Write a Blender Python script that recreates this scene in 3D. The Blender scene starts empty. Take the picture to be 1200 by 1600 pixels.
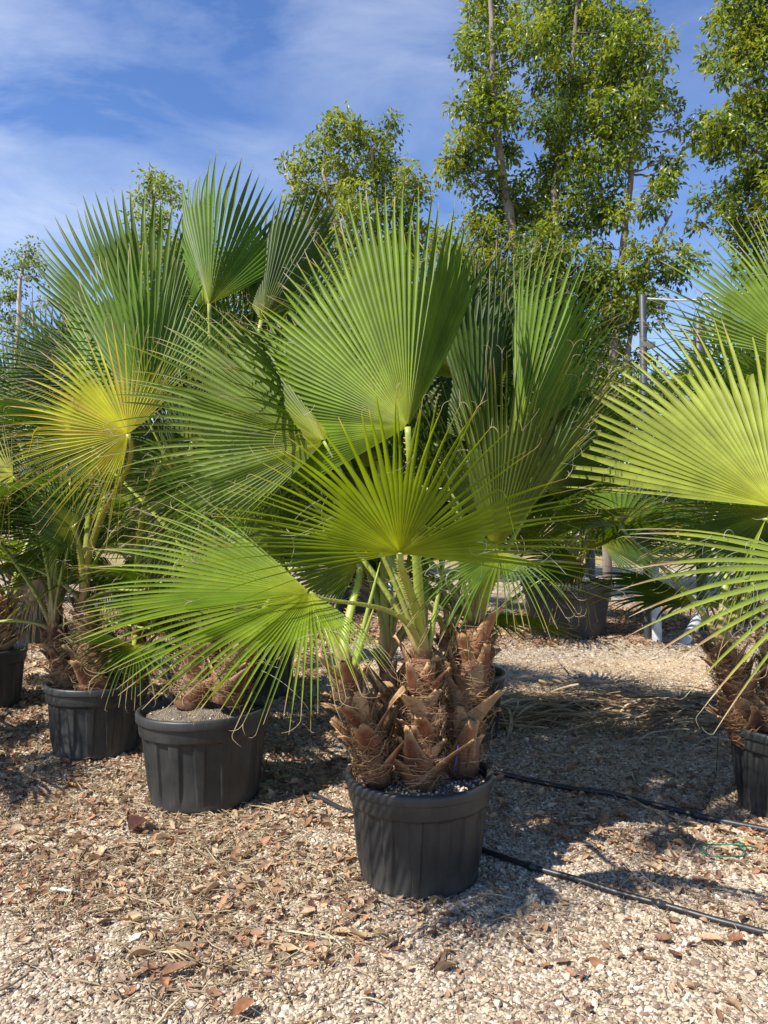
import bpy, math, random
import numpy as np
from mathutils import Vector, Matrix, noise as mnoise

random.seed(7)
rng = np.random.default_rng(11)
SC = bpy.context.scene
COL = SC.collection
R = math.radians

# ---------------------------------------------------------------- camera
CAM_H, FPX, PITCH = 1.62, 1200.0, math.atan(15 / 1200.0)
cam_d = bpy.data.cameras.new("camera")
cam_d.sensor_fit = 'VERTICAL'; cam_d.sensor_height = 24; cam_d.sensor_width = 18
cam_d.lens = 24 * FPX / 1600.0
cam_d.clip_start = 0.05; cam_d.clip_end = 2000
cam = bpy.data.objects.new("camera", cam_d); COL.objects.link(cam)
cam.location = (0, 0, CAM_H); cam.rotation_euler = (R(90) - PITCH, 0, 0)
SC.camera = cam

# ---------------------------------------------------------------- light
SUN_AZ = Vector((-0.86, -0.51, 0)).normalized()      # horizontal direction towards the sun
SUN_EL = R(51)
world = bpy.data.worlds.new("World"); SC.world = world; world.use_nodes = True
wn = world.node_tree; wn.nodes.clear()
def N(nt, t, **kw):
    n = nt.nodes.new(t)
    for k, v in kw.items():
        if k == 'inp':
            for kk, vv in v.items(): n.inputs[kk].default_value = vv
        else: setattr(n, k, v)
    return n
sky = N(wn, 'ShaderNodeTexSky', sky_type='NISHITA', sun_disc=False)
sky.sun_elevation = SUN_EL; sky.sun_rotation = math.atan2(SUN_AZ.x, SUN_AZ.y)
sky.air_density = 1.0; sky.dust_density = 0.1; sky.ozone_density = 2.2; sky.altitude = 50
hsv = N(wn, 'ShaderNodeHueSaturation', inp={'Saturation': 1.20, 'Value': 1.36, 'Hue': 0.512})
tc = N(wn, 'ShaderNodeTexCoord')
mp = N(wn, 'ShaderNodeMapping'); mp.inputs['Scale'].default_value = (1.5, 1.5, 4.2); mp.inputs['Rotation'].default_value = (0.15, -0.32, 0.3)
nz = N(wn, 'ShaderNodeTexNoise', inp={'Scale': 2.3, 'Detail': 9, 'Roughness': 0.6, 'Distortion': 0.5})
nz2 = N(wn, 'ShaderNodeTexNoise', inp={'Scale': 1.3, 'Detail': 3, 'Roughness': 0.5})
rp = N(wn, 'ShaderNodeMapRange', inp={'From Min': 0.36, 'From Max': 0.78, 'To Min': 0.0, 'To Max': 1.0})
rp2 = N(wn, 'ShaderNodeMapRange', inp={'From Min': 0.35, 'From Max': 0.65, 'To Min': 0.35, 'To Max': 1.0})
sep = N(wn, 'ShaderNodeSeparateXYZ')
side = N(wn, 'ShaderNodeMapRange', inp={'From Min': 0.34, 'From Max': -0.30, 'To Min': 0.22, 'To Max': 0.98})
fr = N(wn, 'ShaderNodeMapRange', inp={'From Min': 0.1, 'From Max': 0.5}); m3 = N(wn, 'ShaderNodeMath', operation='MULTIPLY')
m1 = N(wn, 'ShaderNodeMath', operation='MULTIPLY'); m2 = N(wn, 'ShaderNodeMath', operation='MULTIPLY')
mixc = N(wn, 'ShaderNodeMix', data_type='RGBA'); mixc.inputs[7].default_value = (7.0, 7.6, 8.6, 1)
bg = N(wn, 'ShaderNodeBackground', inp={'Strength': 0.088})
wo = N(wn, 'ShaderNodeOutputWorld')
L = wn.links.new
L(tc.outputs['Generated'], mp.inputs['Vector']); L(mp.outputs[0], nz.inputs['Vector']); L(mp.outputs[0], nz2.inputs['Vector'])
L(tc.outputs['Generated'], sep.inputs[0]); L(sep.outputs['X'], side.inputs[0])
L(nz.outputs['Fac'], rp.inputs[0]); L(nz2.outputs['Fac'], rp2.inputs[0])
L(rp.outputs[0], m1.inputs[0]); L(rp2.outputs[0], m1.inputs[1]); L(m1.outputs[0], m2.inputs[0]); L(side.outputs[0], m2.inputs[1])
L(sky.outputs[0], hsv.inputs['Color']); L(hsv.outputs[0], mixc.inputs[6]); L(sep.outputs['Y'], fr.inputs[0]); L(m2.outputs[0], m3.inputs[0]); L(fr.outputs[0], m3.inputs[1]); L(m3.outputs[0], mixc.inputs[0])
L(mixc.outputs[2], bg.inputs[0]); L(bg.outputs[0], wo.inputs[0])

sun_d = bpy.data.lights.new("sun", 'SUN'); sun_d.energy = 5.0; sun_d.angle = R(0.53); sun_d.color = (1.0, 0.95, 0.86)
sun = bpy.data.objects.new("sun", sun_d); COL.objects.link(sun)
sdir = SUN_AZ * math.cos(SUN_EL) + Vector((0, 0, math.sin(SUN_EL)))
sun.rotation_euler = sdir.to_track_quat('Z', 'Y').to_euler()
SC.view_settings.view_transform = 'Standard'; SC.view_settings.look = 'None'
SC.view_settings.exposure = 0.66; SC.view_settings.gamma = 1
SC.cycles.transparent_max_bounces = 8
SC.cycles.max_bounces = 8

# ---------------------------------------------------------------- helpers
FWD = Vector((0, math.cos(PITCH), -math.sin(PITCH))); UPV = Vector((0, math.sin(PITCH), math.cos(PITCH)))
CP = Vector((0, 0, CAM_H))
def at(px, py, d):
    return CP + (FWD + Vector(((px - 600) / FPX, 0, 0)) - UPV * ((py - 800) / FPX)) * d
def ground(px, py, z=0.0):
    v = FWD + Vector(((px - 600) / FPX, 0, 0)) - UPV * ((py - 800) / FPX)
    return CP + v * ((z - CAM_H) / v.z)

def tag(o, label, cat, group=None, kind=None):
    o['label'] = label; o['category'] = cat
    if group: o['group'] = group
    if kind: o['kind'] = kind
    return o
def empty(name, loc, label=None, cat=None, group=None):
    o = bpy.data.objects.new(name, None); COL.objects.link(o); o.location = loc; o.empty_display_size = 0.1
    if label: tag(o, label, cat, group)
    return o

class MB:
    """collects vertices / quads / triangles in world space, builds ONE mesh object"""
    def __init__(s): s.v = []; s.q = []; s.t = []; s.c = []; s.n = 0
    def add(s, v, q=None, t=None, c=None):
        v = np.asarray(v, dtype=np.float64).reshape(-1, 3)
        s.v.append(v)
        if q is not None and len(q): s.q.append(np.asarray(q, dtype=np.int64).reshape(-1, 4) + s.n)
        if t is not None and len(t): s.t.append(np.asarray(t, dtype=np.int64).reshape(-1, 3) + s.n)
        if c is None: c = np.ones((len(v), 3)) * 0.5
        c = np.asarray(c, dtype=np.float64)
        if c.ndim == 1: c = np.tile(c, (len(v), 1))
        s.c.append(c); s.n += len(v)
    def tube(s, pts, rad, k=8, c=None, flat=1.0, ref=None, cap=True):
        pts = [Vector(p) for p in pts]; n = len(pts)
        if not hasattr(rad, '__len__'): rad = [rad] * n
        rf = Vector(ref) if ref is not None else None
        V = []; prev = None
        for i, p in enumerate(pts):
            d = (pts[min(i + 1, n - 1)] - pts[max(i - 1, 0)]).normalized()
            if rf is not None: a = rf - d * rf.dot(d)
            elif prev is None: a = d.orthogonal()
            else: a = prev - d * prev.dot(d)
            if a.length < 1e-6: a = d.orthogonal()
            a.normalize(); prev = a; b = d.cross(a)
            for j in range(k):
                an = 2 * math.pi * j / k
                V.append(p + a * (math.cos(an) * rad[i] * flat) + b * (math.sin(an) * rad[i]))
        Q = [(i * k + j, i * k + (j + 1) % k, (i + 1) * k + (j + 1) % k, (i + 1) * k + j) for i in range(n - 1) for j in range(k)]
        T = []
        if cap:
            V.append(pts[0]); V.append(pts[-1]); a0, a1 = n * k, n * k + 1
            T = [(a0, (j + 1) % k, j) for j in range(k)] + [(a1, (n - 1) * k + j, (n - 1) * k + (j + 1) % k) for j in range(k)]
        if c is not None:
            c = np.asarray(c, float)
            if c.ndim == 2: 
                c = np.repeat(c, k, axis=0)
                if cap: c = np.vstack([c, c[:1], c[-1:]])
        s.add([tuple(v) for v in V], Q, T, c)
    def box(s, a, b, c=None):
        x0, y0, z0 = a; x1, y1, z1 = b
        V = [(x0,y0,z0),(x1,y0,z0),(x1,y1,z0),(x0,y1,z0),(x0,y0,z1),(x1,y0,z1),(x1,y1,z1),(x0,y1,z1)]
        s.add(V, [(0,3,2,1),(4,5,6,7),(0,1,5,4),(1,2,6,5),(2,3,7,6),(3,0,4,7)], None, c)
    def mesh(s, name, mat, origin=(0, 0, 0), smooth=True):
        V = np.vstack(s.v) - np.asarray(origin, float); C = np.vstack(s.c)
        q = np.vstack(s.q) if s.q else np.zeros((0, 4), int); t = np.vstack(s.t) if s.t else np.zeros((0, 3), int)
        me = bpy.data.meshes.new(name)
        me.vertices.add(len(V)); me.vertices.foreach_set('co', V.astype(np.float32).ravel())
        nl = len(q) * 4 + len(t) * 3
        me.loops.add(nl); me.loops.foreach_set('vertex_index', np.concatenate([q.ravel(), t.ravel()]).astype(np.int32))
        me.polygons.add(len(q) + len(t))
        st = np.concatenate([np.arange(len(q)) * 4, len(q) * 4 + np.arange(len(t)) * 3]).astype(np.int32)
        me.polygons.foreach_set('loop_start', st)
        me.polygons.foreach_set('use_smooth', np.full(len(q) + len(t), smooth))
        me.update(calc_edges=True); me.validate()
        at_ = me.attributes.new('lc', 'FLOAT_COLOR', 'POINT')
        at_.data.foreach_set('color', np.hstack([C, np.ones((len(C), 1))]).astype(np.float32).ravel())
        me.materials.append(mat)
        return me
    def build(s, name, mat, parent=None, origin=None, smooth=True):
        """origin: world point of the object's own origin"""
        if origin is None: origin = (0, 0, 0)
        if s.n == 0: return None
        o = bpy.data.objects.new(name, s.mesh(name, mat, origin, smooth)); COL.objects.link(o)
        if parent is not None:
            o.parent = parent
            pw = wloc(parent); o.location = Vector(origin) - pw
        else: o.location = origin
        return o
def wloc(o):
    v = Vector(o.location)
    while o.parent is not None: o = o.parent; v += Vector(o.location)
    return v

# ---------------------------------------------------------------- materials
def newmat(name):
    m = bpy.data.materials.new(name); m.use_nodes = True; nt = m.node_tree; nt.nodes.clear(); return m, nt
def leafmat(name, trans=0.4, rough=0.4, tmul=(1.7, 1.75, 0.9), spec=0.5, vein=0.0):
    m, nt = newmat(name); l = nt.links.new
    a = N(nt, 'ShaderNodeAttribute', attribute_name='lc')
    nzz = N(nt, 'ShaderNodeTexNoise', inp={'Scale': 9.0, 'Detail': 4}); geo = N(nt, 'ShaderNodeNewGeometry')
    l(geo.outputs['Position'], nzz.inputs['Vector'])
    mr = N(nt, 'ShaderNodeMapRange', inp={'From Min': .3, 'From Max': .7, 'To Min': .82, 'To Max': 1.18}); l(nzz.outputs['Fac'], mr.inputs[0])
    mu = N(nt, 'ShaderNodeVectorMath', operation='SCALE'); l(a.outputs['Color'], mu.inputs[0]); l(mr.outputs[0], mu.inputs['Scale'])
    p = N(nt, 'ShaderNodeBsdfPrincipled', inp={'Roughness': rough}); p.inputs['Specular IOR Level'].default_value = spec
    l(mu.outputs[0], p.inputs['Base Color'])
    tr = N(nt, 'ShaderNodeBsdfTranslucent'); tm = N(nt, 'ShaderNodeVectorMath', operation='MULTIPLY'); tm.inputs[1].default_value = tmul
    l(mu.outputs[0], tm.inputs[0]); l(tm.outputs[0], tr.inputs['Color'])
    mx = N(nt, 'ShaderNodeMixShader', inp={0: trans}); l(p.outputs[0], mx.inputs[1]); l(tr.outputs[0], mx.inputs[2])
    o = N(nt, 'ShaderNodeOutputMaterial'); l(mx.outputs[0], o.inputs[0])
    return m
def vcmat(name, rough=0.8, nscale=30.0, amt=0.35, bump=0.4, bscale=60, spec=0.3, stretch=(1, 1, 1)):
    """attribute colour with natural mottling and a bump"""
    m, nt = newmat(name); l = nt.links.new
    a = N(nt, 'ShaderNodeAttribute', attribute_name='lc'); geo = N(nt, 'ShaderNodeTexCoord')
    mpp = N(nt, 'ShaderNodeMapping'); mpp.inputs['Scale'].default_value = stretch; l(geo.outputs['Object'], mpp.inputs['Vector'])
    n1 = N(nt, 'ShaderNodeTexNoise', inp={'Scale': nscale, 'Detail': 6, 'Roughness': .65}); l(mpp.outputs[0], n1.inputs['Vector'])
    mr = N(nt, 'ShaderNodeMapRange', inp={'From Min': .3, 'From Max': .7, 'To Min': 1 - amt, 'To Max': 1 + amt}); l(n1.outputs['Fac'], mr.inputs[0])
    mu = N(nt, 'ShaderNodeVectorMath', operation='SCALE'); l(a.outputs['Color'], mu.inputs[0]); l(mr.outputs[0], mu.inputs['Scale'])
    p = N(nt, 'ShaderNodeBsdfPrincipled', inp={'Roughness': rough}); p.inputs['Specular IOR Level'].default_value = spec
    l(mu.outputs[0], p.inputs['Base Color'])
    n2 = N(nt, 'ShaderNodeTexNoise', inp={'Scale': bscale, 'Detail': 5}); l(mpp.outputs[0], n2.inputs['Vector'])
    b = N(nt, 'ShaderNodeBump', inp={'Strength': bump, 'Distance': 0.01}); l(n2.outputs['Fac'], b.inputs['Height']); l(b.outputs[0], p.inputs['Normal'])
    o = N(nt, 'ShaderNodeOutputMaterial'); l(p.outputs[0], o.inputs[0])
    return m
M_frond = leafmat('palm_leaf', 0.36, 0.45, (1.9, 1.8, 0.35), 0.22)
M_tree = leafmat('tree_leaf', 0.40, 0.38, (2.0, 1.8, 0.6), 0.4)
M_dry = leafmat('dry_leaf', 0.22, 0.6, (1.2, 1.1, 0.9), 0.3)
M_pet = vcmat('petiole', 0.42, 40, .18, .15, 80, .5)
M_thr = leafmat('filament', 0.25, 0.5, (1, 1, 1), 0.4)
M_boot = vcmat('leaf_base', 0.75, 18, .45, .7, 40, .25, (1, 1, .35))
M_bark = vcmat('bark', 0.85, 8, .4, .8, 18, .2, (1, 1, .3))
M_metal = vcmat('galvanised', 0.5, 12, .15, .1, 60, .5)
M_hose = vcmat('black_hose', 0.42, 25, .25, .1, 60, .5)
M_bush = leafmat('hedge_leaf', 0.3, 0.5, (1.6, 1.6, 0.7), 0.3)

def potmat():
    m, nt = newmat('black_plastic'); l = nt.links.new
    tcx = N(nt, 'ShaderNodeTexCoord'); inf = N(nt, 'ShaderNodeObjectInfo')
    ad = N(nt, 'ShaderNodeVectorMath', operation='ADD'); l(tcx.outputs['Object'], ad.inputs[0]); l(inf.outputs['Location'], ad.inputs[1])
    n1 = N(nt, 'ShaderNodeTexNoise', inp={'Scale': 5, 'Detail': 8, 'Roughness': .7}); l(ad.outputs[0], n1.inputs['Vector'])
    mpp = N(nt, 'ShaderNodeMapping'); mpp.inputs['Scale'].default_value = (1, 1, .12); l(ad.outputs[0], mpp.inputs['Vector'])
    n2 = N(nt, 'ShaderNodeTexNoise', inp={'Scale': 45, 'Detail': 5, 'Roughness': .6}); l(mpp.outputs[0], n2.inputs['Vector'])
    sp = N(nt, 'ShaderNodeSeparateXYZ'); l(tcx.outputs['Object'], sp.inputs[0])
    low = N(nt, 'ShaderNodeMapRange', inp={'From Min': .14, 'From Max': 0.0, 'To Min': 0.0, 'To Max': .8}); l(sp.outputs['Z'], low.inputs[0])
    r1 = N(nt, 'ShaderNodeMapRange', inp={'From Min': .42, 'From Max': .75, 'To Min': 0, 'To Max': .5}); l(n1.outputs['Fac'], r1.inputs[0])
    r2 = N(nt, 'ShaderNodeMapRange', inp={'From Min': .5, 'From Max': .8, 'To Min': 0, 'To Max': .45}); l(n2.outputs['Fac'], r2.inputs[0])
    a1 = N(nt, 'ShaderNodeMath', operation='ADD'); l(r1.outputs[0], a1.inputs[0]); l(r2.outputs[0], a1.inputs[1])
    lm = N(nt, 'ShaderNodeMath', operation='MULTIPLY'); l(low.outputs[0], lm.inputs[0]); l(n1.outputs['Fac'], lm.inputs[1])
    a2 = N(nt, 'ShaderNodeMath', operation='ADD', use_clamp=True); l(a1.outputs[0], a2.inputs[0]); l(lm.outputs[0], a2.inputs[1])
    mx = N(nt, 'ShaderNodeMix', data_type='RGBA'); mx.inputs[6].default_value = (.019, .021, .023, 1); mx.inputs[7].default_value = (.070, .066, .058, 1)
    l(a2.outputs[0], mx.inputs[0])
    p = N(nt, 'ShaderNodeBsdfPrincipled', inp={'Roughness': .5}); l(mx.outputs[2], p.inputs['Base Color'])
    rr = N(nt, 'ShaderNodeMapRange', inp={'To Min': .34, 'To Max': .60}); l(n1.outputs['Fac'], rr.inputs[0]); l(rr.outputs[0], p.inputs['Roughness'])
    b = N(nt, 'ShaderNodeBump', inp={'Strength': .12, 'Distance': 0.004}); l(n2.outputs['Fac'], b.inputs['Height']); l(b.outputs[0], p.inputs['Normal'])
    o = N(nt, 'ShaderNodeOutputMaterial'); l(p.outputs[0], o.inputs[0])
    return m
M_pot = potmat()

def soilmat():
    m, nt = newmat('potting_soil'); l = nt.links.new
    tcx = N(nt, 'ShaderNodeNewGeometry')
    v = N(nt, 'ShaderNodeTexVoronoi', inp={'Scale': 130}); l(tcx.outputs['Position'], v.inputs['Vector'])
    n1 = N(nt, 'ShaderNodeTexNoise', inp={'Scale': 12, 'Detail': 6}); l(tcx.outputs['Position'], n1.inputs['Vector'])
    cr = N(nt, 'ShaderNodeValToRGB'); cr.color_ramp.elements[0].color = (.06, .043, .03, 1); cr.color_ramp.elements[1].color = (.27, .215, .16, 1)
    cr.color_ramp.elements[0].position = .3
    sp = N(nt, 'ShaderNodeSeparateColor'); l(v.outputs['Color'], sp.inputs[0])
    a = N(nt, 'ShaderNodeMath', operation='MULTIPLY_ADD', inp={1: .45, 2: 0}); l(sp.outputs[0], a.inputs[0]); l(n1.outputs['Fac'], a.inputs[2])
    l(a.outputs[0], cr.inputs[0])
    p = N(nt, 'ShaderNodeBsdfPrincipled', inp={'Roughness': .95}); l(cr.outputs[0], p.inputs['Base Color'])
    b = N(nt, 'ShaderNodeBump', inp={'Strength': .9, 'Distance': 0.012}); l(v.outputs['Distance'], b.inputs['Height']); b.invert = True; l(b.outputs[0], p.inputs['Normal'])
    o = N(nt, 'ShaderNodeOutputMaterial'); l(p.outputs[0], o.inputs[0])
    return m
M_soil = soilmat()

def groundmat():
    m, nt = newmat('gravel_ground'); l = nt.links.new
    g = N(nt, 'ShaderNodeNewGeometry'); sp = N(nt, 'ShaderNodeSeparateXYZ'); l(g.outputs['Position'], sp.inputs[0])
    v1 = N(nt, 'ShaderNodeTexVoronoi', inp={'Scale': 62}); l(g.outputs['Position'], v1.inputs['Vector'])
    sc1 = N(nt, 'ShaderNodeSeparateColor'); l(v1.outputs['Color'], sc1.inputs[0])
    cr = N(nt, 'ShaderNodeValToRGB'); e = cr.color_ramp.elements
    e[0].color = (.16, .12, .085, 1); e[1].color = (.66, .58, .46, 1); e.new(.35).color = (.34, .26, .18, 1); e.new(.7).color = (.50, .42, .31, 1)
    l(sc1.outputs[0], cr.inputs[0])
    # tan packed earth lane behind the pots
    n1 = N(nt, 'ShaderNodeTexNoise', inp={'Scale': 1.1, 'Detail': 6, 'Roughness': .6}); l(g.outputs['Position'], n1.inputs['Vector'])
    yy = N(nt, 'ShaderNodeMath', operation='MULTIPLY_ADD', inp={1: 1.6, 2: 0}); l(n1.outputs['Fac'], yy.inputs[0]); l(sp.outputs['Y'], yy.inputs[2])
    def band(a, b, c, d, mx=1.0):
        r1 = N(nt, 'ShaderNodeMapRange', interpolation_type='SMOOTHSTEP', inp={'From Min': a, 'From Max': b}); r2 = N(nt, 'ShaderNodeMapRange', interpolation_type='SMOOTHSTEP', inp={'From Min': c, 'From Max': d, 'To Min': mx, 'To Max': 0})
        l(yy.outputs[0], r1.inputs[0]); l(yy.outputs[0], r2.inputs[0])
        mm = N(nt, 'ShaderNodeMath', operation='MULTIPLY'); l(r1.outputs[0], mm.inputs[0]); l(r2.outputs[0], mm.inputs[1]); return mm
    tan = band(7.0, 7.6, 8.3, 9.0, .85); lit = band(9.5, 10.2, 15, 18, .8)
    mxa = N(nt, 'ShaderNodeMix', data_type='RGBA'); mxa.inputs[7].default_value = (.52, .38, .22, 1); l(cr.outputs[0], mxa.inputs[6]); l(tan.outputs[0], mxa.inputs[0])
    v2 = N(nt, 'ShaderNodeTexVoronoi', inp={'Scale': 22}); l(g.outputs['Position'], v2.inputs['Vector'])
    s2 = N(nt, 'ShaderNodeSeparateColor'); l(v2.outputs['Color'], s2.inputs[0])
    n3 = N(nt, 'ShaderNodeTexNoise', inp={'Scale': 2.2, 'Detail': 5}); l(g.outputs['Position'], n3.inputs['Vector'])
    ms = N(nt, 'ShaderNodeMapRange', inp={'From Min': .42, 'From Max': .6}); l(n3.outputs['Fac'], ms.inputs[0])
    mm = N(nt, 'ShaderNodeMath', operation='MULTIPLY'); l(ms.outputs[0], mm.inputs[0]); l(lit.outputs[0], mm.inputs[1])
    cr2 = N(nt, 'ShaderNodeValToRGB'); e = cr2.color_ramp.elements; e[0].color = (.12, .055, .03, 1); e[1].color = (.42, .25, .15, 1); l(s2.outputs[0], cr2.inputs[0])
    mxb = N(nt, 'ShaderNodeMix', data_type='RGBA'); l(mxa.outputs[2], mxb.inputs[6]); l(cr2.outputs[0], mxb.inputs[7]); l(mm.outputs[0], mxb.inputs[0])
    far = N(nt, 'ShaderNodeMapRange', inp={'From Min': 18, 'From Max': 21}); l(sp.outputs['Y'], far.inputs[0])
    mxc = N(nt, 'ShaderNodeMix', data_type='RGBA'); mxc.inputs[7].default_value = (.34, .27, .11, 1); l(mxb.outputs[2], mxc.inputs[6]); l(far.outputs[0], mxc.inputs[0])
    n4 = N(nt, 'ShaderNodeTexNoise', inp={'Scale': .8, 'Detail': 4}); l(g.outputs['Position'], n4.inputs['Vector'])
    mr4 = N(nt, 'ShaderNodeMapRange', inp={'From Min': .3, 'From Max': .7, 'To Min': .8, 'To Max': 1.2}); l(n4.outputs['Fac'], mr4.inputs[0])
    scl = N(nt, 'ShaderNodeVectorMath', operation='SCALE'); l(mxc.outputs[2], scl.inputs[0]); l(mr4.outputs[0], scl.inputs['Scale'])
    p = N(nt, 'ShaderNodeBsdfPrincipled', inp={'Roughness': .92}); l(scl.outputs[0], p.inputs['Base Color'])
    b = N(nt, 'ShaderNodeBump', inp={'Strength': 1.0, 'Distance': 0.012}); b.invert = True; l(v1.outputs['Distance'], b.inputs['Height']); l(b.outputs[0], p.inputs['Normal'])
    o = N(nt, 'ShaderNodeOutputMaterial'); l(p.outputs[0], o.inputs[0])
    return m
def stonemat():
    m, nt = newmat('gravel_stone'); l = nt.links.new
    inf = N(nt, 'ShaderNodeObjectInfo'); cr = N(nt, 'ShaderNodeValToRGB'); e = cr.color_ramp.elements
    e[0].color = (.14, .09, .06, 1); e[1].color = (.72, .64, .53, 1); e.new(.28).color = (.32, .225, .15, 1); e.new(.6).color = (.48, .375, .265, 1); e.new(.85).color = (.55, .45, .33, 1)
    l(inf.outputs['Random'], cr.inputs[0])
    g = N(nt, 'ShaderNodeNewGeometry'); n1 = N(nt, 'ShaderNodeTexNoise', inp={'Scale': 120, 'Detail': 3}); l(g.outputs['Position'], n1.inputs['Vector'])
    mr = N(nt, 'ShaderNodeMapRange', inp={'From Min': .3, 'From Max': .7, 'To Min': .8, 'To Max': 1.15}); l(n1.outputs['Fac'], mr.inputs[0])
    scl = N(nt, 'ShaderNodeVectorMath', operation='SCALE'); l(cr.outputs[0], scl.inputs[0]); l(mr.outputs[0], scl.inputs['Scale'])
    p = N(nt, 'ShaderNodeBsdfPrincipled', inp={'Roughness': .85}); l(scl.outputs[0], p.inputs['Base Color'])
    o = N(nt, 'ShaderNodeOutputMaterial'); l(p.outputs[0], o.inputs[0])
    return m

# ---------------------------------------------------------------- ground
def gz(x, y):
    return 0.012 * mnoise.noise(Vector((x * .9, y * .9, 0))) + 0.008 * mnoise.noise(Vector((x * 3, y * 3, 5)))
def ground_sheet():
    xs = np.concatenate([[-400, -120, -40], np.linspace(-14, 14, 141), [40, 120, 400]])
    ys = np.concatenate([[-60, -10], np.linspace(-2, 20, 111), [26, 40, 80, 200, 600]])
    V = []
    for y in ys:
        for x in xs: V.append((x, y, gz(x, y) if abs(x) < 14.5 and -2.5 < y < 20.5 else 0))
    nx = len(xs); Q = [(j * nx + i, j * nx + i + 1, (j + 1) * nx + i + 1, (j + 1) * nx + i) for j in range(len(ys) - 1) for i in range(nx - 1)]
    b = MB(); b.add(V, Q); o = b.build('ground', groundmat()); o['kind'] = 'structure'; o['label'] = 'pale gravel nursery ground with a tan earth lane'
ground_sheet()

HID = bpy.data.collections.new('scatter_sources'); SC.collection.children.link(HID); HID.hide_render = True; HID.hide_viewport = True
def stone_src(i):
    import bmesh
    bm = bmesh.new(); bmesh.ops.create_icosphere(bm, subdivisions=1, radius=1.0)
    r = random.Random(i)
    for v in bm.verts:
        v.co *= r.uniform(.72, 1.18)
    bm.transform(Matrix.Diagonal((1.0, r.uniform(.6, .9), r.uniform(.42, .7), 1)))
    me = bpy.data.meshes.new('gravel_stone'); bm.to_mesh(me); bm.free(); me.materials.append(M_stone)
    return me
M_stone = stonemat()

def scatter(name, label, cat, meshes, P, Rot, S, origin=(0, 0, 0)):
    """one object: points carrying rotation / scale / index, instanced by geometry nodes"""
    srcs = []
    coll = bpy.data.collections.new(name + '_sources'); HID.children.link(coll)
    for i, me in enumerate(meshes):
        so = bpy.data.objects.new(f'{name}_source', me); coll.objects.link(so); srcs.append(so)
    me = bpy.data.meshes.new(name); me.vertices.add(len(P)); me.vertices.foreach_set('co', np.asarray(P, np.float32).ravel())
    a = me.attributes.new('rot', 'FLOAT_VECTOR', 'POINT'); a.data.foreach_set('vector', np.asarray(Rot, np.float32).ravel())
    a = me.attributes.new('scl', 'FLOAT_VECTOR', 'POINT'); a.data.foreach_set('vector', np.asarray(S, np.float32).ravel())
    a = me.attributes.new('idx', 'INT', 'POINT'); a.data.foreach_set('value', rng.integers(0, len(meshes), len(P)).astype(np.int32))
    me.update()
    o = bpy.data.objects.new(name, me); COL.objects.link(o); tag(o, label, cat, kind='stuff')
    ng = bpy.data.node_groups.new(name, 'GeometryNodeTree')
    ng.interface.new_socket('Geometry', in_out='INPUT', socket_type='NodeSocketGeometry')
    ng.interface.new_socket('Geometry', in_out='OUTPUT', socket_type='NodeSocketGeometry')
    gi = ng.nodes.new('NodeGroupInput'); go = ng.nodes.new('NodeGroupOutput'); l = ng.links.new
    ci = ng.nodes.new('GeometryNodeCollectionInfo'); ci.inputs['Collection'].default_value = coll
    ci.inputs['Separate Children'].default_value = True; ci.inputs['Reset Children'].default_value = True
    ip = ng.nodes.new('GeometryNodeInstanceOnPoints'); ip.inputs['Pick Instance'].default_value = True
    def attr(n, t):
        x = ng.nodes.new('GeometryNodeInputNamedAttribute'); x.data_type = t; x.inputs['Name'].default_value = n; return x
    e2r = ng.nodes.new('FunctionNodeEulerToRotation')
    l(gi.outputs[0], ip.inputs['Points']); l(ci.outputs[0], ip.inputs['Instance'])
    l(attr('idx', 'INT').outputs[0], ip.inputs['Instance Index'])
    l(attr('rot', 'FLOAT_VECTOR').outputs[0], e2r.inputs[0]); l(e2r.outputs[0], ip.inputs['Rotation'])
    l(attr('scl', 'FLOAT_VECTOR').outputs[0], ip.inputs['Scale']); l(ip.outputs[0], go.inputs[0])
    md = o.modifiers.new('scatter', 'NODES'); md.node_group = ng
    return o

GZV = np.vectorize(gz)
def wedge(n, y0, y1, side=0.9, pw=1.0):
    """random points in the part of the ground in front of the camera"""
    out = []
    w1 = .56 * y1 + side
    while sum(len(a) for a in out) < n:
        y = rng.uniform(y0, y1, n * 2); x = rng.uniform(-w1, w1, n * 2)
        k = np.abs(x) < .56 * y + side
        out.append(np.stack([x[k], y[k]], 1))
    return np.vstack(out)[:n]
def stones():
    P = np.vstack([wedge(95000, 1.5, 4.2, .9), wedge(62000, 4.2, 7.2, .9), wedge(20000, 7.2, 11.5, .5)])
    sz = np.concatenate([rng.gamma(4, .00125, 95000) + .0022, rng.gamma(4, .0016, 62000) + .003, rng.gamma(5, .0016, 20000) + .004])
    big = rng.random(len(sz)) < .015; sz[big] *= 1.8
    z = GZV(P[:, 0], P[:, 1]) + sz * .15
    Rot = np.stack([rng.normal(0, .35, len(P)), rng.normal(0, .35, len(P)), rng.uniform(0, 6.28, len(P))], 1)
    scatter('gravel', 'loose cream and tan gravel stones covering the ground', 'gravel', [stone_src(i) for i in range(7)],
            np.column_stack([P, z]), Rot, np.repeat(sz[:, None], 3, 1))
stones()

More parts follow.
